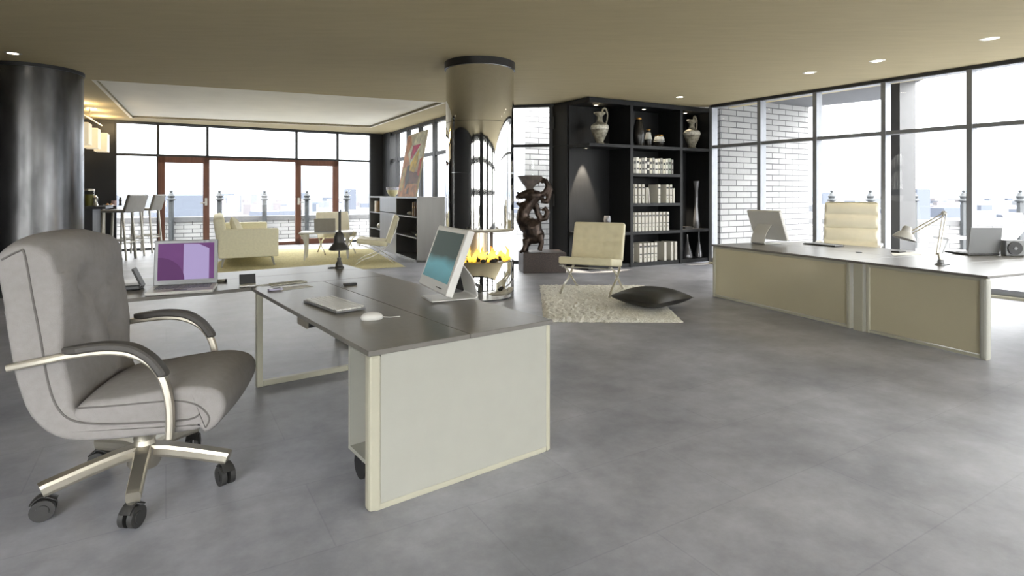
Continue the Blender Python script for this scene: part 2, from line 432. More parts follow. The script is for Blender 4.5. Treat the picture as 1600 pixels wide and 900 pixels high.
structure(seg_box(MB(), R0+Rn*.12, R1+Rn*.12, 0.0, .035, .09, 0).build('trim_4', cream_frame_m))
# back glazing with two terrace doors
Bn = Vector((BD.y, -BD.x))
KB = hit(579, B0, B0+BD)
bst = [hit(p, B0, B0+BD) for p in (247, 324, 463, 527)]
window_wall(B0, KB, 0, CEIL, bst, [2.45], Bn, m=frame_m, fw=.06, dp=.1, railw=.06, base=.06)
structure(seg_box(MB(), L1, B0, 0, CEIL, .14).build('wall_back_left', dark_m))
structure(seg_box(MB(), KB, K, 0, CEIL, .14).build('wall_back_right', dark_m))
structure(seg_box(MB(), L1, L2, 0, CEIL, .14).build('wall_left', dark_m))
structure(seg_box(MB(), L2, L3, 0, CEIL, .14).build('wall_left_front', dark_m))
structure(seg_box(MB(), KB-BD*.02+Bn*.02, B0+Bn*.02, CEIL-.04, CEIL+.03, .2).build('trim_5', frame_m))
def terrace_door(n, px0, px1, hand):
    a = hit(px0, B0, B0+BD)+Bn*.06; b = hit(px1, B0, B0+BD)+Bn*.06
    o = structure(thing('door_%d' % n, None, None)); f = .15
    s = MB()
    for p, q in ((a, a+BD*f), (b-BD*f, b)): seg_box(s, p, q, 0, 2.42, .1)
    seg_box(s, a, b, 2.27, 2.42, .1); seg_box(s, a, b, 0, .16, .1)
    s.build('door_frame', brown_m, o)
    seg_box(MB(), a+BD*f, b-BD*f, .16, 2.27, .01).build('glass_pane', glass_m, o)
    h = (b-BD*.08) if hand > 0 else (a+BD*.08); h = h+Bn*.06
    s = MB(); s.box((h.x, h.y, 1.24), (.06, .03, .2), ang(BD), .008)
    e = h+Bn*.05; s.tube([(h.x, h.y, 1.22), (e.x, e.y, 1.22), (e.x-BD.x*.14*hand, e.y-BD.y*.14*hand, 1.2)], .014, 8)
    s.build('door_handle', white_m, o)
terrace_door(1, 247.5, 327, 1); terrace_door(2, 461, 527, -1)
s = MB(); seg_box(s, hit(327, B0, B0+BD)+Bn*.06, hit(461, B0, B0+BD)+Bn*.06, 0, .09, .1); seg_box(s, hit(327, B0, B0+BD)+Bn*.06, hit(461, B0, B0+BD)+Bn*.06, 2.36, 2.42, .1)
structure(s.build('trim_6', brown_m))
# slotted wall behind the low cabinets
Pn = Vector(((M0-K).y, -(M0-K).x)).normalized(); Pn = Pn if Pn.x < 0 else -Pn
bars = [(602, 614), (618, 625.6), (634.6, 642.8), (653.7, 662), (675.5, 684)]
bst = []
window_wall(K, M0, 0, CEIL, [hit(p, K, M0) for p in (621.8, 638.7, 657.8, 679.7, 701, 725)], [2.45], Pn, m=frame_m, fw=.14, dp=.07, railw=.09, base=.2, pw=.17)
structure(seg_box(MB(), K, hit(614, K, M0), 0, CEIL, .2).build('trim_7', frame_m))
# window behind the statue
window_wall(M0, W1, 0, CEIL, [], [2.45], Vector((-.1, -1)), m=frame_m, fw=.09, dp=.1, railw=.06, base=.06)
structure(seg_box(MB(), W1-D*.0, W1+U*.35, 0, CEIL, .1).build('wall_back', dark_m))
# glazing behind the viewpoint
n_ = 16
window_wall(L3, R1, 0, CEIL, [L3+(R1-L3)*(k/n_) for k in range(1, n_)], [1.5, 2.5], Vector((0, 1)), m=frame_m, fw=.16, dp=.16, railw=.24, base=.3, pw=.3)

for k, (f, wd_) in enumerate(((.05, 1.0), (.27, 2.1), (.50, .9), (.74, 1.0))):  # unseen piers, added to give dark bars in the hood's reflection
    pa_ = L3+(R1-L3)*f; structure(seg_box(MB(), pa_+Vector((0, .25)), pa_+Vector((wd_, .25)), 0, CEIL, .3).build('added_reflection_pier_%d' % (k+1), dark_m))
# ---------------------------------------------------------------- terrace and city
terr_m = mat('terrace_paving', (.30, .30, .31), .8, noise=.08)
cap_m = mat('parapet_coping', (.10, .10, .103), .8, noise=.08)
def pt(px, py): q = T(px, py); return Vector((q.x, q.y))
s = MB(); s.prism([(-20, 9.5), (-13, 9.8), (-6, 16.5), (-3.7, 18.1), (-.75, 12.4), (.9, 12.1), (4.3, 12.6), (15, -3.8), (24, -3.8), (24, 10.5), (10, 17.5), (4, 21), (-2, 23.5), (-20, 14.4)], -.16, -.03)
structure(s.build('terrace_floor', terr_m))
structure(MB().prism([(-40, -40), (60, -40), (60, -4.2), (24, -4.2), (15.5, -3.8), (14, -2.4), (-5.4, -2.4), (-7, 0), (-12, 9.4), (-40, 9.4)], -.16, -.03).build('terrace_floor', mat('pale_bounce_slab', (.42, .41, .39), .85)))  # unseen pale slab, added to bounce sky light onto the ceiling
Q0 = Vector((-16.5, 15.9)); Q1 = Vector((-2.6, 22.2)); qd = (Q1-Q0).normalized()
a = T(200, 380); b = T(600, 367.5); Q0 = Vector((a.x, a.y)); Q1 = Vector((b.x, b.y)); qd = (Q1-Q0).normalized(); Q0 = Q0-qd*6; Q1 = Q1+qd*3
bk1 = brick_material(qd)
Q2 = Vector((8.2, 16.9)); Q3 = Vector((17, 13.2))
def parapet(p, q, bm_, idx):
    o = structure(thing('parapet_wall', None, None)); n = Vector((-(q-p).y, (q-p).x)).normalized()
    s = MB(); seg_box(s, p, q, -.03, .6, .22, .14); s.build('brick_face', bm_, o)
    s = MB(); seg_box(s, p, q, .6, .74, .32, .16); s.build('coping', cap_m, o)
parapet(Q0, Q1, bk1, 0); parapet(Q1, Q2, brick_material((Q2-Q1).normalized()), 1); parapet(Q2, Q3, brick_material((Q3-Q2).normalized()), 2)
def post():
    o = thing('terrace_post', '', 'post', group='finial posts along the terrace parapet')
    s = MB(); s.box((0, 0, .62), (.11, .11, 1.3), 0, .01); s.build('shaft', dgrey2, o)
    s = MB(); s.lathe([(.06, 1.27), (.12, 1.29), (.12, 1.32), (.075, 1.36), (.1, 1.42), (.06, 1.46), (.05, 1.5), (.03, 1.52), (.045, 1.555), (.0, 1.6)], 14); s.build('finial', dgrey2, o)
    return o
dgrey2 = mat('weathered_iron', (.022, .025, .028), .6, noise=.2)
p0 = post(); first = True
pl = ['dark finial post outside, just right of the left door handle side', ]
where = [(268, 'dark finial post seen through the left brown door'), (343, 'dark finial post rising behind the sofa back'), (413, 'dark finial post rising behind the far sofa arm'),
         (479, 'dark finial post seen through the right brown door'), (541, 'dark finial post between right brown door and black wall'),
         (1299, 'dark finial post behind the cream executive chair, left one'), (1359, 'dark finial post behind the cream executive chair, right one'),
         (1427, 'dark finial post beside the grey outdoor column'), (1504, 'dark finial post left of the silver laptop, outside'), (1592, 'dark finial post outside at the right picture edge')]
for px, lb in where:
    if px < 700: p = hit(px, Q0, Q1)-Vector((-qd.y, qd.x))*.09
    else:
        dd = (Q3-Q2).normalized(); p = hit(px, Q2, Q3)-Vector((-dd.y, dd.x))*.09
    if first: p0.location = (p.x, p.y, -.03); p0['label'] = lb; first = False
    else: dup(p0, (p.x, p.y, -.03), 0, lb)
# brick block behind the bookcase, soffit and outdoor column
bu = brick_material(U)
S1 = R0+Rn*-.12+U*.0; 
be = hit(1264, S1, S1+U)
nU = Vector((-U.y, U.x))
structure(MB().prism([tuple(S1+U*.1), tuple(be), tuple(be+nU*2.2), tuple(S1+U*.1+Vector((0, 2.2)))], -.03, 3.5).build('brick_wall', bu))
g0 = Vector((X(820, 13.3), 13.3)); g1 = g0+U*2.2
structure(MB().prism([tuple(g0), tuple(g1), tuple(g1+nU*1.2), (g0.x+.12, g0.y+1.2)], -.03, 3.5).build('brick_wall', bu))
soff_m = mat('soffit_render', (.10, .103, .11), .8)
f1, f2 = Vector((8.05, 12.5)), Vector((7.3, 10.1))
structure(MB().prism([tuple(S1), tuple(S1+RW*3.7), tuple(f2), tuple(f1), tuple(be+U*.06), tuple(be+nU*2.3), tuple(S1+nU*2.3)], 3.5, 3.8).build('soffit', soff_m))
colc = Vector((X(1407, 10.6), 10.6))
s = MB(); s.box((colc.x, colc.y, 1.73), (.34, .3, 3.54), math.radians(12)); structure(s.build('outdoor_column', mat('grey_render_column', (.055, .055, .058), .6)))
# outdoor white lounger
t = thing('outdoor_lounge_chair', 'white moulded lounge chair on the terrace behind the silver laptop', 'chair', (0, 0, 0))
wm = mat('white_moulded_plastic', (.5, .5, .5), .4)
Yl = 10.2
def lp(px, py): return (X(px, Yl), Yl, Zat(py, Yl))
sp_ = smooth_poly([lp(1470, 372), lp(1500, 371), lp(1535, 376), lp(1562, 378), lp(1576, 366), lp(1588, 350), lp(1584, 340), lp(1580, 333)], 5, False)
MB().strip(sp_, .6, .05, (.25, 1, 0)).build('shell', wm, t)
s = MB()
for a, b in (((1500, 373), (1475, 418)), ((1560, 378), (1592, 416))):
    for dy in (-.25, .25):
        q0, q1 = Vector(lp(*a)), Vector(lp(*b)); q1.z = -.015
        s = MB(); s.tube([q0+Vector((0, dy, 0)), q1+Vector((0, dy, 0))], .018, 8); s.build('leg', wm, t)
# the city far below
cg = mat('city_ground', (.066, .074, .094), .9, noise=.3, nscale=.012)  # bluish aerial haze is put into the ground colour
s = MB(); s.b.faces.new([s.b.verts.new(p) for p in ((-9000, 100, -46), (9000, 100, -46), (9000, 9500, -46), (-9000, 9500, -46))]); structure(s.build('city_ground', cg))
cms = [mat('haze_tint_block_%s' % n, c, .9, noise=.12, nscale=.05) for n, c in (('blue', (.055, .063, .083)), ('white', (.095, .10, .11)), ('grey', (.055, .063, .082)), ('rose', (.095, .088, .095)))]  # distance haze painted as bluish block colours, no haze volume
bmsh = []
for k, m in enumerate(cms*2):
    s = MB(); hh = [1, 1.8, .6, 1.2, .5, .8, 2.4, 1][k]; s.box((0, 0, hh/2), (1, 1, hh))
    if k % 2: s.box((.2, .1, hh+.08), (.4, .4, .16))
    o = s.build('building', m); bmsh.append(o)
placed = []
for k in range(130):
    wd = random.uniform(20, 75)
    while True:
        Y = 1050+random.random()**1.4*3300; px = random.choice([random.uniform(150, 620), random.uniform(1240, 1620), random.uniform(150, 620), random.uniform(700, 850)])
        if all((X(px, Y)-a)**2+(Y-b)**2 > (1.05*(wd+c))**2 for a, b, c in placed): break
    placed.append((X(px, Y), Y, wd))
    o = bmsh[k] if k < 8 else bmsh[random.randrange(8)].copy()
    if k >= 8: COL.objects.link(o)
    o.location = (X(px, Y), Y, -46); o.rotation_euler = (0, 0, random.uniform(0, 1.5)); o.scale = (wd, wd*random.uniform(.5, 1.3), random.uniform(9, 26))
    tag(o, 'haze-tinted city building far below beyond the terrace', 'building', 'distant city buildings')

# ---------------------------------------------------------------- pillar and fireplace
pil_m = mat('raw_dark_steel', (.14, .14, .142), .27, metal=.95, noise=.5, nscale=3.5, bump=.25, bscale=4, stretch=(1, 1, .3))
s = MB(); s.lathe([(.6, 0), (.6, 3.26)], 72); t = thing('steel_pillar', 'huge round pillar clad in dark polished steel behind the office chair', 'pillar', (-7.13, 8.59, 0))
s.build('shaft', pil_m, t); MB().lathe([(.615, 3.25), (.615, 3.3)], 72).build('shadow_gap', black_m, t)
FX, FY, FR = -.456, 8.2, .483
fp = thing('suspended_fireplace', 'round mirror-polished steel fireplace column with hood above an open fire', 'fireplace', (FX, FY, 0))
hood_m = mat('mirror_steel', (.74, .73, .70), .035, metal=1, noise=.01, bump=.015, bscale=1.5)
MB().lathe([(FR, .96), (FR, 1.74)], 80).build('hood_lower', hood_m, fp)
MB().lathe([(FR, 1.745), (FR, 2.44)], 80).build('hood_middle', hood_m, fp)
MB().lathe([(FR, 2.445), (FR, 3.22)], 80).build('hood_upper', hood_m, fp)
s = MB(); s.lathe([(FR-.01, .93), (FR+.004, .95), (FR+.004, .97), (FR-.01, .98)], 80, cap=False); s.build('hood_rim', steel_m, fp)
MB().lathe([(FR+.02, 3.2), (FR+.02, 3.3)], 80).build('ceiling_collar', black_m, fp)
MB().lathe([(FR, .02), (FR, .5), (FR-.015, .52), (FR-.03, .50), (0, .50)], 80).build('fire_bowl', hood_m, fp)
MB().lathe([(FR-.032, .501), (FR-.035, .508), (0, .508)], 60).build('burner_tray', black_m, fp)
MB().lathe([(FR-.03, 0), (FR-.03, .03)], 40).build('plinth', black_m, fp)
MB().lathe([(.13, .44), (.13, .97)], 32, c=(-.02, .12, 0)).build('core_tube', chrome_m, fp)
for dx in (-.2, .16):
    s = MB(); s.box((dx, .14, .7), (.045, .045, .54)); s.build('support_post', black_m, fp)
s = MB()
for k in range(46):
    a = random.uniform(0, 2*PI); r = random.uniform(0, .4); s.sphere((r*math.cos(a), r*math.sin(a), .53), .04, (1, random.uniform(.7, 1), .7), 8, 6)
tag(s.build('ember_stones', mat('charred_stone', (.02, .018, .016), .8), loc=(FX, FY, 0)), 'black stones under the flames in the steel fire bowl', 'stones', kind='stuff')
fl_m = bpy.data.materials.new('fire'); fl_m.use_nodes = True; n = fl_m.node_tree.nodes; l = fl_m.node_tree.links; n.clear()
o_ = n.new('ShaderNodeOutputMaterial'); em = n.new('ShaderNodeEmission'); tcx = n.new('ShaderNodeTexCoord'); sp3 = n.new('ShaderNodeSeparateXYZ'); rp = n.new('ShaderNodeValToRGB')
mr = n.new('ShaderNodeMapRange'); mr.inputs[1].default_value = .52; mr.inputs[2].default_value = .74
l.new(tcx.outputs['Object'], sp3.inputs[0]); l.new(sp3.outputs['Z'], mr.inputs[0]); l.new(mr.outputs[0], rp.inputs[0]); l.new(rp.outputs[0], em.inputs[0]); l.new(em.outputs[0], o_.inputs[0])
rp.color_ramp.elements[0].color = (1, .50, .04, 1); rp.color_ramp.elements[1].color = (.9, .22, .03, 1); em.inputs[1].default_value = 1.25
e = rp.color_ramp.elements.new(.35); e.color = (1, .70, .16, 1)
s = MB()
for k in range(44):
    a = 2*PI*k/44+random.uniform(-.1, .1); r = random.uniform(.22, .41) if k % 3 else random.uniform(.05, .3); h = random.choice((.05, .09, .13, .2))*random.uniform(.8, 1.2); bx, by = r*math.cos(a), r*math.sin(a)
    pts = [(bx, by, .51), (bx+random.uniform(-.02, .02), by, .51+h*.3), (bx+random.uniform(-.03, .03), by+random.uniform(-.02, .02), .51+h*.65), (bx+random.uniform(-.05, .05), by, .51+h)]
    pts = smooth_poly(pts, 3, False); s.tube(pts, [.018, .028, .032, .03, .026, .022, .018, .012, .006, .002][:len(pts)], 7)
tag(s.build('fire_flames', fl_m, loc=(FX, FY, 0)), 'yellow flames burning in the open steel fire bowl', 'fire', kind='stuff')
L = bpy.data.lights.new('fire_glow', 'POINT'); L.energy = 8; L.color = (1, .6, .25); L.shadow_soft_size = .15; o = bpy.data.objects.new('fire_glow', L); COL.objects.link(o); o.location = (FX, FY, .68)

# ---------------------------------------------------------------- built-in bookcase
UA = ang(U)
def S(s_, back=0., z=0.):          # point s metres along the bookcase front, `back` metres behind it
    p = C0+U*s_+D*back; return Vector((p.x, p.y, z))
Ltot = (E0-C0).length-.02; DP = .6
def bx_seg(mb, s0, s1, b0, b1, z0, z1):
    mb.prism([tuple(S(s0, b0).xy), tuple(S(s1, b0).xy), tuple(S(s1, b1).xy), tuple(S(s0, b1).xy)], z0, z1); return mb
def SB(px, back, z=0.):       # on the bookcase, `back` behind the front, seen in column px
    a_ = C0+D*back; p = hit(px, a_, a_+U); return Vector((p.x, p.y, z))
bc = thing('built_in_bookcase', 'ceiling-high black bookcase with lit niches and closed side cupboard', 'bookcase', tuple(S(0)))
def bpart(name, mb, m=case_m):
    bmesh.ops.translate(mb.b, vec=-S(0), verts=mb.b.verts); return mb.build(name, m, bc)
P1, P2 = .989, 2.31; th = .07
bpart('back_panel', bx_seg(MB(), 0, Ltot, DP, DP+.03, 0, 3.28))
bpart('top_panel', bx_seg(MB(), 0, Ltot, 0, DP, 3.2, 3.29))
for p in (P1, P2, Ltot-th): bpart('partition', bx_seg(MB(), p, p+th, 0.0, DP, 0, 3.2))
bpart('shelf', bx_seg(MB(), 0, P1, .0, DP, 2.36, 2.42)); bpart('shelf', bx_seg(MB(), P1+th, P2, .0, DP, 2.36, 2.42)); bpart('shelf', bx_seg(MB(), P2+th, Ltot-th, .0, DP, 2.36, 2.42))
for z in (1.86, 1.265, .70): bpart('shelf', bx_seg(MB(), P1+th, P2, .0, DP, z-.06, z))
bpart('shelf', bx_seg(MB(), 0, P1, .0, DP, .64, .70)); bpart('shelf', bx_seg(MB(), P2+th, Ltot-th, .0, DP, .65, .71))
bpart('plinth', bx_seg(MB(), 0, Ltot, 0.02, DP, 0, .08))
# closed cupboard beyond the open corner
def cup(mb, b0, b1, z0, z1, inset=0.): bx_seg(mb, -.0-inset, .5, b0, b1, z0, z1); return mb
bpart('cupboard_body', cup(MB(), DP+.03, 1.15, 0, 3.29))
for z0, z1, in ((.06, 2.40), (2.43, 3.24)):
    d_ = bx_seg(MB(), -.022, .0, DP+.04, 1.13, z0, z1); d_ = bpart('cupboard_door', d_)
    q = bx_seg(MB(), -.05, -.022, DP+.44, DP+.46, z0+.35 if z0 > 2 else 1.2, z0+.6 if z0 > 2 else 1.45); bmesh.ops.translate(q.b, vec=-S(0), verts=q.b.verts); q.build('door_handle', dgrey_m, d_)
# cabinet downlights
lamp_em = mat('lamp_lens', (.9, .85, .7), .4, emit=(1, .9, .72), es=8)
def spot(p, energy, size=70, col=(1, .86, .66), blend=.35):
    L = bpy.data.lights.new('downlight_beam', 'SPOT'); L.energy = energy; L.spot_size = math.radians(size); L.spot_blend = blend; L.color = col; L.shadow_soft_size = .02
    o = bpy.data.objects.new('downlight_beam', L); COL.objects.link(o); o.location = p; return o
def puck(p, lb, grp, r=.045, energy=6, size=75, col=(1, .86, .66), name='ceiling_downlight'):
    t = thing(name, lb, 'light', p, 0, grp)
    MB().lathe([(r*.75, -.004), (r*1.05, -.008), (r*1.25, 0)], 24, cap=False).build('trim_ring', steel_m, t)
    MB().lathe([(r*.8, -.003), (r*.8, 0)], 20).build('lens', lamp_em, t)
    spot((p[0], p[1], p[2]-.02), energy, size, col)
G = 'small lights in the bookcase niches'
for s_, bk, z, en, lb in ((.40, .3, 3.2, 14, 'round light above the left handled jug in the bookcase top'), (1.62, .3, 3.2, 14, 'round light above the bottle vases in the bookcase top'), (2.78, .3, 3.2, 14, 'round light above the right handled jug in the bookcase top'),
                      (.30, .47, 2.36, 620, 'round light under the left niche shelf of the bookcase'), (2.66, .5, 2.36, 330, 'round light under the right niche shelf of the bookcase')):
    p = S(s_, bk, z); puck(tuple(p), lb, G, .045, en, 44 if z < 3 else 80, name='niche_light')

# binders: spine marks as parts
def binder(hh, ww=.072, dp=.28, marks=True):
    o = MB().box((0, dp/2, hh/2), (ww-.004, dp, hh), 0, .004).build('ring_binder', binder_m)
    if marks:
        MB().box((0, -.001, hh*.82), (ww*.84, .004, hh*.085)).build('spine_label', black_m, o); MB().box((0, -.001, hh*.42), (ww*.86, .004, hh*.045)).build('spine_label', black_m, o)
        s = MB(); s.box((0, -.001, hh*.24), (ww*.25, .004, hh*.05)); s.build('finger_hole', black_m, o)
    return o
def sfp(px): p = hit(px, C0, C0+U); return (p-C0).length
BN = binder(.38); BN0 = binder(.38, marks=False)
pb_used = [False, False]
def put_binder(px, z, lb, marks=True, back=.03, hh=1.0, lean=0., wd=1.0):
    src = BN if marks else BN0; k = 0 if marks else 1
    if not pb_used[k]: o = src; pb_used[k] = True
    else: o = dup(src, (0, 0, 0), 0)
    o.location = S(sfp(px), back, z); o.rotation_euler = (0, lean, ang(D)-PI/2+ (UA-(ang(D)-PI/2))*.5); o.scale = (wd, 1, hh)
    tag(o, lb, 'binder', 'white ring binders in the bookcase'); return o
row = [987+2.8+k*5.55 for k in range(11)]
for k, px in enumerate(row): put_binder(px+.2, .70, 'white ring binder, %s from left in the full row of eleven' % ORD[k])
for k, px in enumerate((990, 995.7, 1001.4, 1007.1)): put_binder(px, 1.265, 'white ring binder, %s from left in row above the row of eleven' % ORD[k])
put_binder(1012.5, 1.265, 'plain low white folder right of the four second-row binders', False, hh=.83, wd=.6)
put_binder(1016.8, 1.265, 'plain thin white folder leaning left in the second binder row', False, hh=.83, wd=.35, lean=-.1)
put_binder(1032, 1.265, 'white ring binder standing alone in the second binder row'); put_binder(1044.8, 1.265, 'left one of the white binder pair ending the second binder row')
put_binder(1050.4, 1.265, 'right one of the white binder pair ending the second binder row'); put_binder(1055, 1.265, 'plain short white folder at the right end of the second binder row', False, hh=.8, wd=.7)
put_binder(990, .08, 'white ring binder at the left end of the bottom row'); put_binder(1003, .08, 'white ring binder standing alone second in the bottom row')
for k, px in enumerate((1010, 1015.6, 1021.2, 1026.8)): put_binder(px, .08, 'white ring binder, %s of the four together in the bottom row' % ORD[k])
put_binder(1041.5, .08, 'plain white file box left of the last pair in the bottom row', False); put_binder(1052, .08, 'left plain white file box of the last bottom-row pair', False); put_binder(1058, .08, 'plain white file box at the right end of bottom row', False)
bcols = [mat('book_%s' % n, c, .7, noise=.2, nscale=30, stretch=(1, 1, 6)) for n, c in (('ivory', (.62, .6, .5)), ('grey', (.3, .3, .28)), ('white', (.72, .71, .66)), ('sage', (.33, .36, .31)), ('black', (.03, .03, .03)))]
px = 988.5; k = 0
seqc = [0, 1, 2, 0, 1, 2, 4, 0, 1, 2, 0, 1, 0, 2, 3, 1]
wname = ['ivory', 'grey', 'white', 'sage green', 'black']
while k < 16:
    wpx = [3.2, 4, 4.4, 3.5, 5][k % 5]
    m = bcols[seqc[k]]; wm_ = wpx/900*11.7/(U.x-.2*U.y)*1.0; hh = .30+.012*((k*7) % 3)
    p = S(sfp(px+wpx/2), .03, 1.86)
    o = MB().box((0, .11, hh/2), (wm_-.003, .22, hh), 0, .004).build('book', m); o.location = p; o.rotation_euler = (0, 0, UA)
    pr_ = dgrey_m if seqc[k] != 4 else paper_m; MB().box((0, -.001, hh*.3), (wm_*.7, .003, .03)).build('spine_print', pr_, o); MB().box((0, -.001, hh*.7), (wm_*.7, .003, .05)).build('spine_print', pr_, o)
    tag(o, '%s spined book, %s from left on the book shelf below the vases' % (wname[seqc[k]], ORD[k]), 'book', 'books on the upper shelf of the bookcase')
    px += wpx+.15; k += 1
# vases in the top niches
def jug(loc, rz, lb):
    t = thing('handled_jug', lb, 'jug', loc, rz, 'antique handled jugs in the bookcase')
    MB().lathe([(.085, 0), (.1, .015), (.07, .05), (.1, .12), (.16, .25), (.175, .33), (.155, .39), (.07, .44), (.055, .5), (.06, .56), (.12, .62), (.115, .63), (.05, .57), (0, .55)], 30).build('body', ceram_m, t)
    MB().lathe([(.1745, .3), (.181, .33), (.17, .37)], 30, cap=False).build('shoulder_band', mat('pale_glaze', (.7, .68, .6), .3, noise=.3, nscale=30), t)
    MB().tube(smooth_poly([(.14, 0, .38), (.18, 0, .5), (.19, 0, .62), (.14, 0, .72), (.08, 0, .7), (.075, 0, .63)], 5, False), .016, 8).build('handle', ceram_m, t)
    return t
jug(tuple(SB(937, .25, 2.42)), UA, 'antique pale handled jug in the top left niche')
jug(tuple(SB(1081, .24, 2.42)), UA+.2, 'antique pale handled jug in the top right niche')
def vase(name, lb, p, prof, m, rim=None, band=None, group=None):
    t = thing(name, lb, 'vase', tuple(p), 0, group); MB().lathe(prof, 26).build('body', m, t)
    if rim: MB().lathe(rim, 26, cap=False).build('rim', gold_m, t)
    if band: MB().lathe(band, 26, cap=False).build('glaze_patch', mat('milky_glaze', (.6, .6, .56), .3), t)
vase('bottle_vase', 'tall black bottle vase on the top middle shelf', SB(998, .25, 2.42), [(.08, 0), (.115, .12), (.125, .25), (.1, .42), (.06, .55), (.05, .58), (.04, .58), (0, .5)], vblack_m, [(.052, .53), (.062, .56), (.052, .59)])
vase('bottle_vase', 'small white and black bottle vase on the top middle shelf', SB(1013, .22, 2.42), [(.05, 0), (.075, .08), (.075, .16), (.045, .29), (.035, .34), (.045, .36), (.03, .36), (0, .3)], vblack_m, [(.036, .335), (.046, .36)], [(.078, .15), (.06, .23), (.046, .295)])
vase('round_vase', 'squat gold-rimmed jar on the top middle shelf', SB(1030, .25, 2.42), [(.06, 0), (.1, .06), (.115, .14), (.09, .22), (.07, .25), (.06, .25), (0, .2)], vblack_m, [(.075, .235), (.085, .26)], [(.117, .12), (.106, .18), (.09, .225)])
cg_m = mat('smoked_glass_vase', (.16, .16, .17), .12, metal=.3)
vase('tall_glass_vase', 'tall slim trumpet vase on the right niche shelf', SB(1088, .22, .71), [(.05, 0), (.065, .06), (.06, .2), (.035, .45), (.035, .8), (.065, 1.02), (.055, 1.02), (0, .8)], cg_m)
vase('glass_vase', 'narrow glass vase on the left niche shelf', SB(949, .2, .70), [(.045, 0), (.055, .1), (.075, .25), (.06, .32), (.05, .32), (0, .2)], cg_m)
vase('bottle_vase', 'pointed dark glass bottle, left on the bottom right shelf', SB(1074, .25, .08), [(.11, 0), (.11, .05), (.06, .22), (.025, .34), (.012, .5), (0, .5)], cg_m)
vase('bottle_vase', 'long-necked dark glass bottle, right on the bottom right shelf', SB(1092, .25, .08), [(.085, 0), (.08, .08), (.04, .26), (.018, .34), (.016, .6), (0, .6)], cg_m)
p = SB(1072, .2, .71)
tag(MB().box(tuple(p+Vector((0, 0, .02))), (.22, .16, .04), UA, .005).build('flat_case', dgrey_m), 'flat dark case lying on the right niche shelf', 'case')

# ---------------------------------------------------------------- statue
PA = math.radians(8)
pc = Vector((.56, 10.85))
t = MB().box((0, 0, .185), (.8, .62, .37), 0, .01).build('stone_plinth', stone_m); t.location = (pc.x, pc.y, 0); t.rotation_euler = (0, 0, PA)
tag(t, 'low red-brown granite plinth under the dragon sculpture', 'plinth')
st = thing('dragon_sculpture', 'dark bronze dragon sculpture carrying a bowl on its head', 'sculpture', (pc.x-.19, pc.y, .37), 0)
k_ = 10.8/900
def sp(px, py, dy=0): return Vector(((px-831)*k_, dy, (392-py)*k_))
s = MB()
s.tube([sp(822, 392, .02), sp(822, 384), sp(824, 376), sp(833, 366), sp(832, 355), sp(822, 348), sp(817, 340), sp(818, 330), sp(825, 320), sp(832, 313), sp(838, 306)],
       [.05, .06, .1, .19, .2, .17, .135, .12, .11, .1, .1], 16)
s.sphere(sp(834, 367), .2, (1.05, .85, .85), 20, 14)
s.tube([sp(843, 366, -.1), sp(846, 378, -.12), sp(843, 390, -.12)], [.08, .05, .05], 10)
s.tube([sp(822, 372, -.1), sp(821, 382, -.12), sp(818, 391, -.14)], [.08, .05, .05], 10)
s.tube([sp(820, 391, -.12), sp(812, 392, -.14)], [.05, .03], 8)
s.sphere(sp(834, 304), .14, (1.2, .8, .75), 18, 12)
s.tube([sp(834, 301), sp(824, 301), sp(814, 305), sp(806, 308)], [.1, .085, .07, .03], 12)       # upper jaw
s.tube([sp(832, 312), sp(822, 316), sp(812, 319), sp(807, 316)], [.07, .05, .04, .025], 12)      # lower jaw
s.tube([sp(812, 303, -.03), sp(808, 299, -.03)], [.03, .02], 8)
s.tube([sp(842, 305), sp(852, 300), sp(857, 290), sp(853, 281), sp(846, 284)], [.07, .06, .06, .05, .03], 12)   # mane
s.tube([sp(846, 312), sp(855, 314), sp(858, 305), sp(861, 295), sp(858, 286)], [.06, .055, .05, .045, .03], 12)
s.tube([sp(838, 318), sp(840, 332), sp(846, 342), sp(853, 340), sp(856, 330), sp(852, 324), sp(847, 328)], [.06, .06, .065, .06, .05, .04, .03], 12)  # curled tail
s.tube([sp(840, 286), sp(846, 276), sp(852, 279)], [.03, .028, .02], 8)
o = s.build('dragon_body', bronze_m, st)
rm = o.modifiers.new('remesh', 'REMESH'); rm.mode = 'VOXEL'; rm.voxel_size = .016; rm.use_smooth_shade = True
MB().lathe([(.06, .0), (.07, .02), (.14, .1), (.235, .24), (.245, .25), (.225, .25), (.12, .1), (0, .06)], 28, c=tuple(sp(828, 294.5))).build('bowl', mat('pale_bronze_bowl', (.2, .17, .15), .4, metal=.5, noise=.3), st)
s = MB()
for a, b in (((809, 308), (810, 312)), ((813, 308), (813, 312)), ((810, 316), (811, 312)), ((817, 307), (817, 311))): s.tube([sp(*a, -.03), sp(*b, -.03)], [.014, .003], 6)
s.build('teeth', mat('pale_tooth', (.5, .48, .45), .4), st)

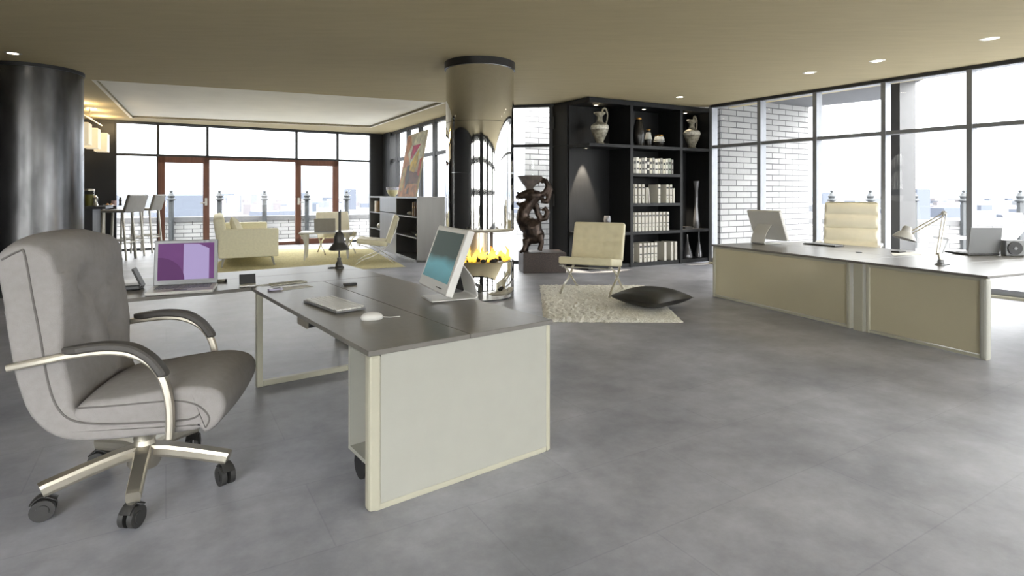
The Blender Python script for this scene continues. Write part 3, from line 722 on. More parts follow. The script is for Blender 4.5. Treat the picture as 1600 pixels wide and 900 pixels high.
# ---------------------------------------------------------------- tufted lounge chairs (X legs)
def tuft(nx, ny, d):
    def f(x, y, z):
        if z < .9: return 0
        a = abs(math.sin(PI*(x+1)/2*nx)); b = abs(math.sin(PI*(y+1)/2*ny))
        return d*(min(a, 1)**.5*min(b, 1)**.5-1)*min(1, (1-abs(x))*8, (1-abs(y))*8)
    return f
def lounge_chair(loc, rz, lb, m):
    """faces local -y"""
    t = thing('lounge_chair', lb, 'chair', loc, rz, 'tufted lounge chairs with crossed chrome legs')
    Rs = Matrix.Rotation(math.radians(-7), 3, 'X')
    MB().rbox((0, -.1, .44), (.78, .62, .11), .03, (24, 20, 1), tuft(5, 4, .016), Rs).build('seat_cushion', m, t)
    Rb = Matrix.Rotation(math.radians(72), 3, 'X')
    MB().rbox((0, .30, .70), (.78, .58, .11), .03, (24, 20, 1), tuft(5, 4, .016), Rb).build('back_cushion', m, t)
    for sx_ in (-1, 1):
        s = MB(); x = sx_*.355
        s.strip(smooth_poly([(x, .44, .93), (x, .34, .6), (x, .2, .36), (x, -.02, .19), (x, -.3, .08), (x, -.42, .0)], 6, False), .035, .014, (1, 0, 0))
        s.build('curved_leg', chrome_m, t)
        s = MB(); x = sx_*.355+.002
        s.strip(smooth_poly([(x, -.42, .40), (x, -.3, .385), (x, -.1, .3), (x, .12, .16), (x, .3, .04), (x, .36, .0)], 6, False), .035, .014, (1, 0, 0))
        s.build('crossed_leg', chrome_m, t)
    s = MB()
    for y, z in ((-.36, .375), (.18, .36), (.33, .62)): s.box((0, y, z), (.7, .03, .012))
    s.build('cross_rail', chrome_m, t)
    return t
wv = Vector((.9, -.43))
lounge_chair((1.18, 8.42, 0.034), math.atan2(-.41, .91), 'cream tufted lounge chair standing on the white shag rug', leather_m)
lounge_chair((X(525, 14.0), 14.0, .022), UA+.05, 'ivory tufted lounge chair facing us behind the white coffee table', wleather_m)
lounge_chair((X(588, 12.0), 12.1, .022), math.radians(-90)+math.radians(12), 'cream tufted lounge chair seen from the side by the steel cabinet', leather_m)

# ---------------------------------------------------------------- rugs and floor cushion
rug_m = mat('white_shag', (.86, .83, .75), 1, noise=.25, nscale=60, bump=.8, bscale=120, spec=.1)
yrug_m = mat('yellow_green_shag', (.66, .60, .36), 1, noise=.15, nscale=30, bump=.6, bscale=120, spec=.1)
def rug(poly, h, m, name, lb, bump=.012, n=70):
    a, b, c, d = [Vector(p) for p in poly]; s = MB(); g = []
    for i in range(n+1):
        row = []
        for j in range(n+1):
            u, v = i/n, j/n; p = (a*(1-u)+b*u)*(1-v)+(d*(1-u)+c*u)*v
            ed = min(u, 1-u, v, 1-v); z = h*min(1, .15+ed*25)+random.uniform(-bump, bump)*(1 if ed > 0 else 0)
            jx = random.uniform(-.01, .01)
            row.append(s.b.verts.new((p.x+jx, p.y+jx, max(.004, z))))
        g.append(row)
    for i in range(n):
        for j in range(n): s.b.faces.new((g[i][j], g[i+1][j], g[i+1][j+1], g[i][j+1]))
    s.sm = True; return tag(s.build(name, m), lb, 'rug')
rug([(.36, 6.5), (1.93, 6.46), (2.1, 9.05), (.44, 9.1)], .028, rug_m, 'shag_rug', 'white shag rug under the cream lounge chair and black cushion')
yr = [T(300, 436), T(560, 426), T(652, 414), T(575, 389), T(400, 391)]
rug([T(250, 440).xy, T(634, 417).xy, T(578, 389).xy, T(400, 389).xy], .02, yrug_m, 'yellow_rug', 'yellow-green shag rug in the lounge under sofa and coffee table', .006)
def pillow_fn(mb, c, hw, hh, th_, rz, R=None, n=22):
    M_ = R or Matrix.Rotation(rz, 3, 'Z'); g = {}
    for side in (1, -1):
        for i in range(n+1):
            for j in range(n+1):
                u, v = -1+2*i/n, -1+2*j/n; e = (1-abs(u)**2.6)*(1-abs(v)**2.6)
                edge = i in (0, n) or j in (0, n)
                if edge and side < 0: continue
                pinch = 1-.07*((1-abs(u*v))) if True else 1
                z = side*th_*max(0, e)**.55*(1+.05*math.sin(5*u+3*v))
                g[(side, i, j)] = mb.b.verts.new(M_ @ Vector((u*hw*pinch, v*hh*pinch, z))+Vector(c))
    def G_(s_, i, j): return g.get((s_, i, j)) or g[(1, i, j)]
    for side in (1, -1):
        for i in range(n):
            for j in range(n):
                mb.b.faces.new([G_(side, i, j), G_(side, i+1, j), G_(side, i+1, j+1), G_(side, i, j+1)])
    mb.sm = True; return mb
o = pillow_fn(MB(), (1.77, 7.32, .145), .39, .37, .115, math.radians(38)).build('floor_cushion', bleather_m)
tag(o, 'large black leather floor cushion lying on the corner of the white rug', 'cushion')
bpy.context.view_layer.update()

# ---------------------------------------------------------------- left desk group
dl = Vector((-.600, .800)); pp = Vector((.800, .600)); ND = Vector((-.646, 2.608))
def LD(a, b, z=0.): p = ND+dl*a+pp*b; return Vector((p.x, p.y, z))       # a: away from us, b: to the right
TZ = .74; WD = 1.08; LM = 2.2; LF = 3.27
ldrot = ang(pp)
desk = thing('workstation_desk', 'cream desk with dark grey top and large end panel, nearest to us', 'desk', tuple(LD(0, 0)), ldrot)
# local frame of desk: x = pp, y = dl
g_ = .003
def top(par, b0, b1, a0, a1):
    o = MB().box(((b0+b1)/2, (a0+a1)/2, TZ-.0125), (b1-b0-g_, a1-a0-g_, .025), 0, .003).build('desktop', top_m, par); return o
top(desk, -.01, .535, -.012, LM); top(desk, .535, WD+.01, -.012, LM)
s = MB(); s.box((WD/2+.015, .03, .37), (WD-.085, .05, .684)); s.build('end_panel', cream_m, desk)
s = MB(); s.box((.03, .03, .357), (.06, .06, .712), 0, .014); s.box((WD-.015, .03, .357), (.03, .06, .712), 0, .01)
s.box((WD/2, .03, .014), (WD-.06, .056, .028), 0, .004); s.build('panel_frame', cream_frame_m, desk)
s = MB(); x0, x1 = .03, WD-.03; r_ = .046
s.box((x0, LM-.07, .357), (r_, r_, .714), 0, .008); s.box((x1, LM-.07, .357), (r_, r_, .714), 0, .008); s.box((WD/2, LM-.07, .023), (WD-.1, r_, r_*.9), 0, .006); s.box((WD/2, LM-.07, .695), (WD-.1, r_, .04), 0, .006)
s.build('loop_leg', cream_frame_m, desk)
s = MB(); s.box((.54, 1.1, .69), (.05, 2.1, .05)); s.build('centre_beam', cream_frame_m, desk)
s = MB(); s.box((.62, .95, .60), (.02, 1.5, .2)); s.build('modesty_panel', cream_m, desk)
s = MB(); s.box((.17, 1.30, .66), (.14, .2, .11)); s.build('cable_box', black_m, desk)
s = MB(); s.box((.1, 1.30, .66), (.012, .2, .12)); s.build('cable_box_bracket', steel_m, desk)
rdesk = thing('return_desk', 'long dark grey topped desk crossing behind the nearest desk', 'desk', tuple(LD(LM, 0)), ldrot)
LFT = -1.42
def rtop(b0, b1, a0, a1): return MB().box(((b0+b1)/2, (a0+a1)/2, TZ-.0125), (b1-b0-g_, a1-a0-g_, .025), 0, .003).build('desktop', top_m, rdesk)
rtop(LFT, WD+.01, .003, .575); rtop(LFT, WD+.01, .575, LF-LM)
for x in (-1.1, WD-.06):
    s = MB()
    for y in (.07, LF-LM-.07): s.box((x, y, .357), (.046, .046, .714), 0, .008)
    for z in (.023, .695): s.box((x, (LF-LM)/2, z), (.046, LF-LM-.14, .042), 0, .006)
    s.build('loop_leg', cream_frame_m, rdesk)
s = MB(); s.box(((LFT+WD)/2, .575, .685), (WD-LFT-.2, .06, .05)); s.build('beam', cream_frame_m, rdesk)
# mobile pedestal tucked behind the end panel
pe = thing('mobile_pedestal', 'open cream pedestal on black casters behind the desk end panel', 'cabinet', tuple(LD(.075, .05)), ldrot)
s = MB(); s.box((.21, .012, .42), (.42, .02, .54)); s.build('side_panel', cream_m, pe)
s = MB(); s.box((.21, .30, .42), (.42, .02, .54)); s.build('side_panel', cream_m, pe)
s = MB(); s.box((.21, .156, .16), (.42, .27, .02)); s.build('bottom_panel', cream_m, pe)
s = MB(); s.box((.21, .156, .68), (.42, .27, .02)); s.build('top_panel', cream_m, pe)
s = MB(); s.box((.40, .156, .42), (.02, .27, .5)); s.build('back_panel', cream_m, pe)
for x in (.05, .37):
    for y in (.05, .26):
        s = MB(); s.tube([(x-.012, y, .07), (x+.012, y, .07)], .068, 18); s.box((x, y, .12), (.03, .05, .06)); s.build('caster', black_m, pe)

# --------------------------------------------------------------- monitors
def monitor(name, loc, rz, lb, scr=None, sc_=1.):
    """faces local -y; origin on desk under the panel's lower edge"""
    t = thing(name, lb, 'computer monitor', loc, rz)
    w_, h_ = .60*sc_, .44; tl = math.atan2(.15, .40); R = Matrix.Rotation(-tl, 3, 'X')
    def P_(x, y, z): return R @ Vector((x, y, z))+Vector((0, 0, .07))
    s = MB(); s.box(P_(0, .022, h_/2), (w_, .045, h_), 0, .008, R=R) if False else None
    s = MB(); s.box(tuple(P_(0, .025, h_/2)), (w_, .05, h_), bev=.008, R=R); s.build('screen_housing', white_m, t)
    if scr: s = MB(); s.box(tuple(P_(0, -.001, h_*.54)), (w_*.87, .004, h_*.76), R=R); s.build('screen', scr, t)
    s = MB()
    for k in range(4): s.box(tuple(P_(w_*(.16+.05*k), -.002, h_*.07)), (.014, .006, .006), R=R)
    s.build('control_buttons', dgrey_m, t)
    p1 = P_(0, .06, h_*.55)
    pts = [(0, -.03, .008), (0, .1, .008), (0, .22, .008), (0, .27, .01), (0, .285, .022), (0, .282, .045), (0, .25, .15), (0, p1.y+.01, p1.z)]
    MB().strip(smooth_poly(pts, 5, False), .25*sc_, .012, (1, 0, 0)).build('bent_stand', white_m, t)
    return t
def screen_mat(name, top_c, bot_c, es=.9):
    m = bpy.data.materials.new(name); m.use_nodes = True; n = m.node_tree.nodes; l = m.node_tree.links; b = n['Principled BSDF']
    t = n.new('ShaderNodeTexCoord'); s = n.new('ShaderNodeSeparateXYZ'); r = n.new('ShaderNodeValToRGB'); l.new(t.outputs['Generated'], s.inputs[0])
    nz = n.new('ShaderNodeTexNoise'); nz.inputs['Scale'].default_value = 2.2; l.new(t.outputs['Generated'], nz.inputs['Vector'])
    ma = n.new('ShaderNodeMath'); ma.operation = 'MULTIPLY_ADD'; ma.inputs[1].default_value = .22; l.new(nz.outputs['Fac'], ma.inputs[0]); l.new(s.outputs['Z'], ma.inputs[2])
    l.new(ma.outputs[0], r.inputs[0]); els = r.color_ramp.elements
    els[0].position = .1; els[0].color = (*bot_c, 1); els[1].position = .62; els[1].color = (*top_c, 1)
    e = els.new(.42); e.color = tuple(c*1.5 for c in bot_c)+(1,)
    l.new(r.outputs[0], b.inputs['Emission Color']); b.inputs['Emission Strength'].default_value = es; b.inputs['Base Color'].default_value = (.01, .012, .012, 1); b.inputs['Roughness'].default_value = .5; b.inputs['Specular IOR Level'].default_value = .15
    return m
mon_rz = math.atan2(.9, -.43)-PI/2      # local +y points away from the viewer's side (.9,.43)
def rz_facing(fx, fy): return math.atan2(fy, fx)+PI/2
mc = Vector((-.545, 3.87))
monitor('desktop_monitor', (mc.x, mc.y, TZ), rz_facing(-.9, -.43), 'white flat monitor with teal screen on the nearest desk', screen_mat('teal_screen', (.03, .045, .04), (.055, .14, .155)), 1.0)

# --------------------------------------------------------------- laptops
def laptop(name, loc, rz, lb, w_, d_, h_, tilt, base_m, lid_m, scr_m, cat='laptop'):
    """screen faces local -y; origin at centre of base"""
    t = thing(name, lb, cat, loc, rz)
    bs = MB().box((0, 0, .014), (w_, d_, .022), 0, .006).build('base', base_m, t)
    s = MB(); nx = 15
    for i in range(5):
        for j in range(nx): s.box((-w_*.42+w_*.84*(j+.5)/nx, d_*(.36-.11*i), .0265), (w_*.84/nx*.85, d_*.085, .004))
    s.build('keyboard_keys', silver_m if base_m is white_m else dgrey_m, bs)
    s = MB(); s.box((0, -d_*.32, .0262), (w_*.2, d_*.18, .002)); s.build('trackpad', silver_m, bs)
    R = Matrix.Rotation(-tilt, 3, 'X'); o = Vector((0, d_/2-.01, .026))
    s = MB(); s.box(tuple(o+R @ Vector((0, 0, h_/2))), (w_, .014, h_), bev=.005, R=R); lid = s.build('lid', lid_m, t)
    s = MB(); s.box(tuple(o+R @ Vector((0, -.008, h_*.52))), (w_*.88, .003, h_*.82), R=R); s.build('screen', scr_m, lid)
    s = MB()
    for x in (-.35, .35): s.tube([(w_*x-.03, o.y, o.z-.006), (w_*x+.03, o.y, o.z-.006)], .009, 8)
    s.build('hinge', dgrey_m, t)
    return t, o, R, lid
pm = bpy.data.materials.new('purple_screen'); pm.use_nodes = True
b = pm.node_tree.nodes['Principled BSDF']; b.inputs['Base Color'].default_value = (.02, .01, .02, 1); b.inputs['Roughness'].default_value = .6; b.inputs['Specular IOR Level'].default_value = .1
n = pm.node_tree.nodes; l = pm.node_tree.links; tcg = n.new('ShaderNodeTexCoord'); nz = n.new('ShaderNodeTexNoise'); nz.inputs['Scale'].default_value = 2; rr = n.new('ShaderNodeValToRGB')
l.new(tcg.outputs['Generated'], nz.inputs['Vector']); l.new(nz.outputs['Fac'], rr.inputs[0]); l.new(rr.outputs[0], b.inputs['Emission Color'])
rr.color_ramp.elements[0].color = (.085, .033, .105, 1); rr.color_ramp.elements[1].color = (.115, .045, .135, 1); b.inputs['Emission Strength'].default_value = 1
lav = mat('lavender_graphic', (.03, .03, .04), .6, spec=.1, emit=(.30, .24, .42), es=.9); plum = mat('plum_graphic', (.02, .01, .02), .6, spec=.1, emit=(.07, .026, .082), es=1.0)
fl, fr = T(225, 459, TZ+.02), T(333, 453, TZ+.02); bl_ = T(239, 443, TZ+.02)
wv_ = (fr-fl); lw = wv_.length; ld = .33; lrz = ang(wv_); cpt = (fl+fr)/2+Vector((-wv_.y, wv_.x, 0)).normalized()*ld/2
t, o_, R_, lid = laptop('laptop', (cpt.x, cpt.y, TZ), lrz, 'open silver laptop with purple and lavender screen', lw, ld, .335, .14, white_m, silver_m, pm)
def on_screen(poly, m, name, dz=0.):
    q = [tuple(o_+R_ @ Vector((u*lw*.88-lw*.44, -.0105-dz, .335*(.11+.82*v)))) for u, v in poly]
    MB().plate(q, tuple(R_ @ Vector((0, -.0006, 0)))).build(name, m, lid)
on_screen([(.45, 0), (.91, 0), (.91, .84), (.72, .97), (.45, .98)], lav, 'screen_graphic')
on_screen([(0, .62), (0, 0), (.47, 0)]+[(.47*math.cos(a), .62*math.sin(a)) for a in [PI/2*k/12 for k in range(13)]][:-1], plum, 'screen_graphic', .001)

# --------------------------------------------------------------- things on the left desks
def at(px, py, z=TZ): return T(px, py, z)
# keyboard
def keyboard(loc, rz, lb, w_=.5, d_=.19):
    t = thing('keyboard', lb, 'keyboard', loc, rz, None)
    b_ = MB().box((0, 0, .008), (w_, d_, .012), 0, .004).build('case', silver_m if 'white' in lb else dgrey_m, t)
    s = MB()
    for i in range(5):
        nx = 17
        for j in range(nx):
            s.box((-w_*.48+w_*.96*(j+.5)/nx, -d_*.42+d_*.165*(i+.4), .018), (w_*.96/nx*.86, d_*.145, .009), 0, .0015)
    s.build('keys', white_m if 'white' in lb else silver_m, t)
    s = MB(); s.box((0, d_*.46, .02), (w_*.92, .018, .012), 0, .004); s.build('function_bar', white_m if 'white' in lb else silver_m, t)
    return t
kc = at(521, 478); kd = at(534, 494)-at(477.5, 473.5)
keyboard((kc.x, kc.y, TZ), ang(kd), 'white wired keyboard on the nearest desk in front of the monitor')
mp_ = at(581, 499); mo = thing('computer_mouse', 'white computer mouse at the front corner of the nearest desk', 'mouse', (mp_.x, mp_.y, TZ), ang((1, .35)))
MB().sphere((0, 0, .012), .06, (1.05, .62, .5), 24, 14).build('shell', white_m, mo)
MB().tube([(.05, 0, .012), (.1, .0, .005), (.16, .01, .004)], .0025, 6).build('cable', white_m, mo)
# black desk lamp
lp_ = at(530, 419); dlm = thing('desk_lamp', 'black bell-shaded desk lamp on the far edge of the desk', 'desk lamp', (lp_.x, lp_.y, TZ))
iron = mat('gunmetal', (.045, .043, .04), .4, metal=.4)
MB().lathe([(.045, 0), (.045, .012), (.035, .02), (.03, .05), (.018, .07), (.018, .1), (.008, .1)], 24).build('base', iron, dlm)
MB().tube([(0, 0, .08), (0, 0, .3), (0, 0, .54)], .008, 8).build('stem', iron, dlm)
MB().tube([(.012, 0, .34), (.012, 0, .56)], .006, 8).build('stem_spring', iron, dlm)
MB().lathe([(.097, .175), (.095, .185), (.085, .205), (.055, .24), (.05, .25), (.048, .3), (.035, .335), (.02, .35), (.02, .345), (.03, .33), (.04, .3), (.045, .245), (.08, .2), (.09, .18)], 32, cap=False).build('shade', iron, dlm)
MB().tube(smooth_poly([(0, 0, .01), (-.05, -.03, .004), (-.1, -.02, .004), (-.09, .03, .004), (-.03, .03, .004)], 5, False), .004, 6).build('cable', iron, dlm)
# phone dock behind office chair
p = at(203, 452); ph = thing('desk_telephone', 'black upright desk telephone beside the purple-screen laptop', 'telephone', (p.x, p.y, TZ), lrz)
MB().box((-.02, .0, .02), (.2, .16, .035), 0, .008).build('base', black_m, ph)
R = Matrix.Rotation(math.radians(-24), 3, 'Y')
s = MB(); s.box((.05, .02, .085), (.014, .12, .15), bev=.005, R=R); s.build('handset_panel', dgrey_m, ph)
# small things
p = at(387, 447); pda = thing('pocket_computer', 'small silver flip device with black screen beside the laptop', 'gadget', (p.x, p.y, TZ), lrz+.1)
MB().box((0, -.02, .01), (.12, .1, .014), 0, .004).build('base', white_m, pda)
R = Matrix.Rotation(math.radians(-18), 3, 'X'); MB().box((.0, .03, .052), (.115, .01, .075), bev=.003, R=R).build('lid', black_m, pda)
p = at(345, 440.5); pn = thing('cylinder_pointer', 'short silver stick with black tip right of the laptop', 'pen', (p.x, p.y, TZ+.011), lrz)
MB().tube([(-.05, 0, 0), (.03, 0, 0)], .011, 10).build('barrel', steel_m, pn); MB().tube([(.03, 0, 0), (.045, 0, 0)], .0125, 10).build('tip', black_m, pn)
p = at(430, 453.5); mbp = thing('mobile_phone', 'small lilac mobile phone at the near desk edge by the papers', 'phone', (p.x, p.y, TZ), lrz+.25)
MB().box((0, 0, .008), (.1, .05, .014), 0, .005).build('case', mat('lilac_plastic', (.5, .47, .6), .35), mbp); MB().box((.01, 0, .0155), (.05, .036, .002)).build('screen', dgrey_m, mbp)
p = at(547, 445); gd = thing('card_reader', 'tiny dark gadget with bright top alone on mid desk', 'gadget', (p.x, p.y, TZ), lrz+.15)
MB().box((0, 0, .007), (.1, .045, .014), 0, .004).build('case', dgrey_m, gd); MB().box((0, 0, .0155), (.09, .03, .003)).build('top_plate', silver_m, gd)
def sheet(poly, z, m, lb, name='paper_sheet', h=.0015, grp=None):
    q = [at(*a, z=TZ) for a in poly]; o = MB().prism([(v.x, v.y) for v in q], TZ+z, TZ+z+h).build(name, m); return tag(o, lb, 'paper', grp)
sheet([(440, 454.5), (490, 448), (478, 445.5), (432, 450)], .001, paper_m, 'white sheet of paper nearest the desk edge')
sheet([(424, 447), (480, 441), (469, 439), (420, 444)], .001, paper2_m, 'olive printed booklet behind the white sheet', 'booklet', .006)
sheet([(400, 447.5), (422, 445.8), (420, 444.2), (399, 446)], .001, paper_m, 'narrow white paper strip left of the olive booklet')

# ---------------------------------------------------------------- foreground office chair
OC = Vector((-1.826, 2.863)); of = Vector((.977, .215)); orz = ang(of)
oc = thing('office_chair', 'large grey padded office chair with curved metal arms, nearest to us', 'chair', (OC.x, OC.y, 0), orz)
bp_ = smooth_poly([(-.455, 1.17), (-.43, 1.0), (-.405, .82), (-.375, .64), (-.325, .49), (-.23, .395), (-.1, .365), (.12, .365), (.32, .375), (.36, .40), (.33, .425), (.1, .43), (-.1, .45), (-.165, .53), (-.19, .68), (-.20, .85), (-.215, 1.0), (-.225, 1.12), (-.25, 1.21), (-.33, 1.255), (-.42, 1.235)], 3)
def back_disp(x, v, z, nor, i):
    d = Vector((0, 0, 0))
    if z > .55 and x > -.3:      # front face: button dents and soft folds
        for by, bz in ((-.38, 1.02), (.38, 1.02), (0, .92), (-.38, .80), (.38, .80)):
            q = ((v-by)/.17)**2+((z-bz)/.05)**2; d.x -= .05*math.exp(-q)
        d.x += .028*(1-v*v)+.012*math.sin(v*6)*math.sin(z*14)
    if z > 1.1: d.z -= .05*abs(v)**3.2
    if x < -.3 and z > .6: d.x -= .02*(1-v*v)
    if z > .9: d.z += .02
    return d
MB().loft([(p.x, p.y) for p in bp_], .33, .022, 22, back_disp).build('backrest', fab_m, oc)
sp2 = smooth_poly([(-.17, .47), (-.05, .41), (.2, .40), (.33, .385), (.36, .362), (.40, .375), (.44, .43), (.45, .50), (.41, .55), (.31, .572), (.15, .56), (0, .54), (-.12, .53)], 3)
def seat_disp(x, v, z, nor, i):
    if z > .5: return Vector((0, 0, .03*(1-v*v)))
    return Vector((.015*(1-v*v) if x > .42 else 0, 0, 0))
MB().loft([(p.x, p.y) for p in sp2], .328, .024, 16, seat_disp).build('seat', fab_m, oc)
pl_ = smooth_poly([(-.425, 1.17), (-.36, 1.205), (-.34, 1.19), (-.31, 1.0), (-.28, .82), (-.255, .65), (-.22, .53), (-.16, .465), (-.05, .44), (.15, .43), (.3, .43), (.345, .45)], 4, False)
for sy in (-1, 1):
    MB().tube([(p.x, sy*.331, p.y) for p in pl_], .0045, 6).build('piping', fabside_m, oc)
pl2 = smooth_poly([(-.15, .515), (.0, .515), (.2, .52), (.29, .51), (.35, .48), (.385, .43), (.37, .385)], 4, False)
for sy in (-1, 1): MB().tube([(p.x, sy*.3285, p.y) for p in pl2], .004, 6).build('piping', fabside_m, oc)
for sy in (-1, 1):
    y = sy*.36
    ap = smooth_poly([(-.39, y*.97, .715), (-.28, y, .735), (-.14, y, .758), (0, y, .765), (.09, y, .745), (.16, y, .70), (.205, y, .63), (.228, y, .54), (.235, y, .45), (.232, y, .365)], 5, False)
    arm = MB().strip(ap, .042, .028, (0, 1, 0)).build('armrest_bar', steel_m, oc)
    pad = smooth_poly([(-.18, y, .772), (-.08, y, .785), (0, y, .787), (.085, y, .772), (.155, y, .725), (.2, y, .665), (.21, y, .64)], 5, False)
    nn = len(pad); MB().strip(pad, [.03+.032*min(1, k/3, (nn-1-k)/3) for k in range(nn)], .034, (0, 1, 0)).build('arm_pad', armpad_m, arm)
    MB().tube([(.232, sy*.33, .40), (.232, sy*.37, .40)], .014, 10).build('arm_bolt', steel_m, arm)
MB().lathe([(.05, .30), (.05, .355), (.16, .36), (.16, .37)], 24).build('seat_mount', black_m, oc)
MB().lathe([(.028, .2), (.028, .32)], 20).build('gas_cylinder', black_m, oc)
MB().lathe([(.06, .1), (.072, .12), (.072, .2), (.05, .21), (.045, .235), (.05, .24), (.04, .26), (.03, .27)], 28).build('hub', steel_m, oc)
for a0 in (228, 296.5, 3.7, 152, 86):
    a = math.radians(a0)-orz; dx, dy = math.cos(a), math.sin(a); R = Matrix.Rotation(a, 3, 'Z')
    pts = [(dx*r, dy*r, z) for r, z in ((.04, .185), (.12, .18), (.25, .16), (.39, .135), (.405, .13))]
    leg = MB().strip(pts, [.075, .068, .062, .06, .056], .056, (-dy, dx, 0)).build('base_leg', steel_m, oc)
    cx_, cy_ = dx*.385, dy*.385; ca = a+random.uniform(-.9, .9); tx, ty = math.cos(ca), math.sin(ca); nx_, ny_ = -ty, tx
    s = MB(); s.tube([(cx_, cy_, .12), (cx_, cy_, .085)], .012, 8)
    for q in (-1, 1):
        bx, by = cx_+nx_*q*.02+tx*.01, cy_+ny_*q*.02+ty*.01
        s.tube([(bx-nx_*.011*q, by-ny_*.011*q, .047), (bx+nx_*.013*q, by+ny_*.013*q, .047)], .047, 22)
        s.tube([(bx+nx_*.012*q, by+ny_*.012*q, .047), (bx+nx_*.017*q, by+ny_*.017*q, .047)], .026, 16)
    s.strip(smooth_poly([(cx_+tx*.055, cy_+ty*.055, .075), (cx_+tx*.03, cy_+ty*.03, .1), (cx_-tx*.0, cy_-ty*.0, .105), (cx_-tx*.04, cy_-ty*.04, .08)], 3, False), .05, .008, (nx_, ny_, 0))
    s.build('caster', dgrey_m, leg)

# ---------------------------------------------------------------- right desk group
dr = Vector((-.382, .924)); pr = Vector((.924, .382)); AD = Vector((4.12, 5.0))
def RD(a, b, z=0.): p = AD+dr*a+pr*b; return Vector((p.x, p.y, z))
rrot = ang(pr)
rk = thing('reception_desk', 'long dark-topped desk with two champagne front panels by the right windows', 'desk', tuple(RD(0, 0)), rrot)
def rb(name, b0, b1, a0, a1, z0, z1, m, bev=.004, par=rk): return MB().box(((b0+b1)/2, (a0+a1)/2, (z0+z1)/2), (b1-b0, a1-a0, z1-z0), 0, bev).build(name, m, par)
RL = 3.38
rb('desktop', -.02, .83, 1.3, RL, TZ-.025, TZ, top_m); rb('desktop', .834, 1.66, 1.3, RL-.1, TZ-.025, TZ, top_m)
# front panels stand on the aisle side (b = 0)
seamA = 1.50; 
def front_panel(a0, a1):
    o = rb('front_panel', .02, .05, a0+.03, a1-.03, .04, .70, champ_m)
    s = MB()
    for a in (a0+.02, a1-.02): s.box((.03, a, .357), (.06, .04, .714), 0, .008)
    for z in (.02, .7): s.box((.03, (a0+a1)/2, z), (.05, a1-a0, .028), 0, .005)
    s.build('panel_frame', cream_frame_m, o); return o
def a_at(px):     # distance along the desk front of picture column px
    p = hit(px, AD, AD+dr); return (p-AD).length
a1_, a2_, a3_ = a_at(1352), a_at(1333), RL
front_panel(.0, a1_); front_panel(a2_+.04, a3_)
rb('leg', .0, .06, a1_+.03, a2_+.0, 0, .714, cream_frame_m)
rb('end_post', -.005, .07, -.005, .06, 0, .714, cream_m, .02)
rb('far_panel', 1.56, 1.6, 1.4, RL-.1, .3, .70, cream_m)
for b_ in (.3, 1.4): rb('leg', b_, b_+.05, RL-.12, RL-.07, 0, .714, cream_frame_m)
rr_ = thing('side_desk', 'dark-topped desk section carrying the silver laptop and task lamp', 'desk', tuple(RD(0, 0)), rrot)
rb('desktop', -.02, 3.95, -.02, .648, TZ-.025, TZ, top_m, par=rr_); rb('desktop', -.02, 3.95, .652, 1.297, TZ-.025, TZ, top_m, par=rr_)
for b_ in (3.5, 3.85):
    s = MB()
    for a_ in (.06, 1.24): s.box((b_, a_, .357), (.046, .046, .714), 0, .008)
    for z_ in (.023, .69): s.box((b_, .65, z_), (.046, 1.2, .045), 0, .006)
    s.build('loop_leg', cream_frame_m, rr_)
# pc monitor seen from behind
mb_ = Vector((3.745, 8.27)); monitor('desktop_monitor', (mb_.x, mb_.y, TZ), rz_facing(pr.x, pr.y), 'white flat monitor seen from behind on the right desk', screen_mat('grey_screen', (.05, .06, .06), (.1, .12, .13)), .98)
p = at(1286, 383.5); keyboard((p.x, p.y, TZ), ang((-dr.x, -dr.y)), 'silver grey keyboard lying in front of the cream executive chair', .5, .18)
p = at(1342, 394.5); tag(MB().lathe([(.035, 0), (.035, .006), (.02, .008), (0, .008)], 18, c=(p.x, p.y, TZ)).build('cable_grommet', black_m), 'small black cable grommet in the right desk seam', 'grommet')
sheet([(1396, 399.5), (1440, 398), (1430, 394.5), (1392, 395.5)], .001, paper_m, 'white papers on the right desk left of the task lamp')
p = at(1404, 394.5); tag(MB().box((p.x, p.y, TZ+.012), (.18, .09, .02), rrot+.2, .003).build('notebook', dgrey_m), 'small dark notebook on the white papers of right desk', 'notebook')
# silver laptop seen from behind
a, b = at(1514, 399.5), at(1562, 399); wv2 = b-a; W2 = .40; d2 = .33
crz = ang((wv2.x, wv2.y)); nvec = Vector((-wv2.y, wv2.x, 0)).normalized()
cmid = (a+b)/2
# the lid hinges on our side, the keyboard lies beyond it
t, *_ = laptop('laptop', (cmid.x+nvec.x*d2/2, cmid.y+nvec.y*d2/2, TZ), crz+PI, 'open silver laptop seen from behind on the right side desk', W2, d2, .30, .12, dgrey_m, silver_m, mat('laptop_screen_dark', (.02, .02, .02), .2))
# speaker
p = at(1585, 400); spk = thing('desk_speaker', 'small round black speaker in a grey frame at the right picture edge', 'speaker', (p.x, p.y, TZ), math.radians(-8))
MB().box((0, 0.03, .09), (.2, .1, .18), 0, .01).build('cabinet', silver_m, spk)
s = MB(); s.tube([(-.01, -.022, .09), (-.01, -.035, .09)], .075, 30); s.build('cone', black_m, spk); MB().tube([(-.01, -.034, .09), (-.01, -.042, .09)], .018, 16).build('dust_cap', silver_m, spk)
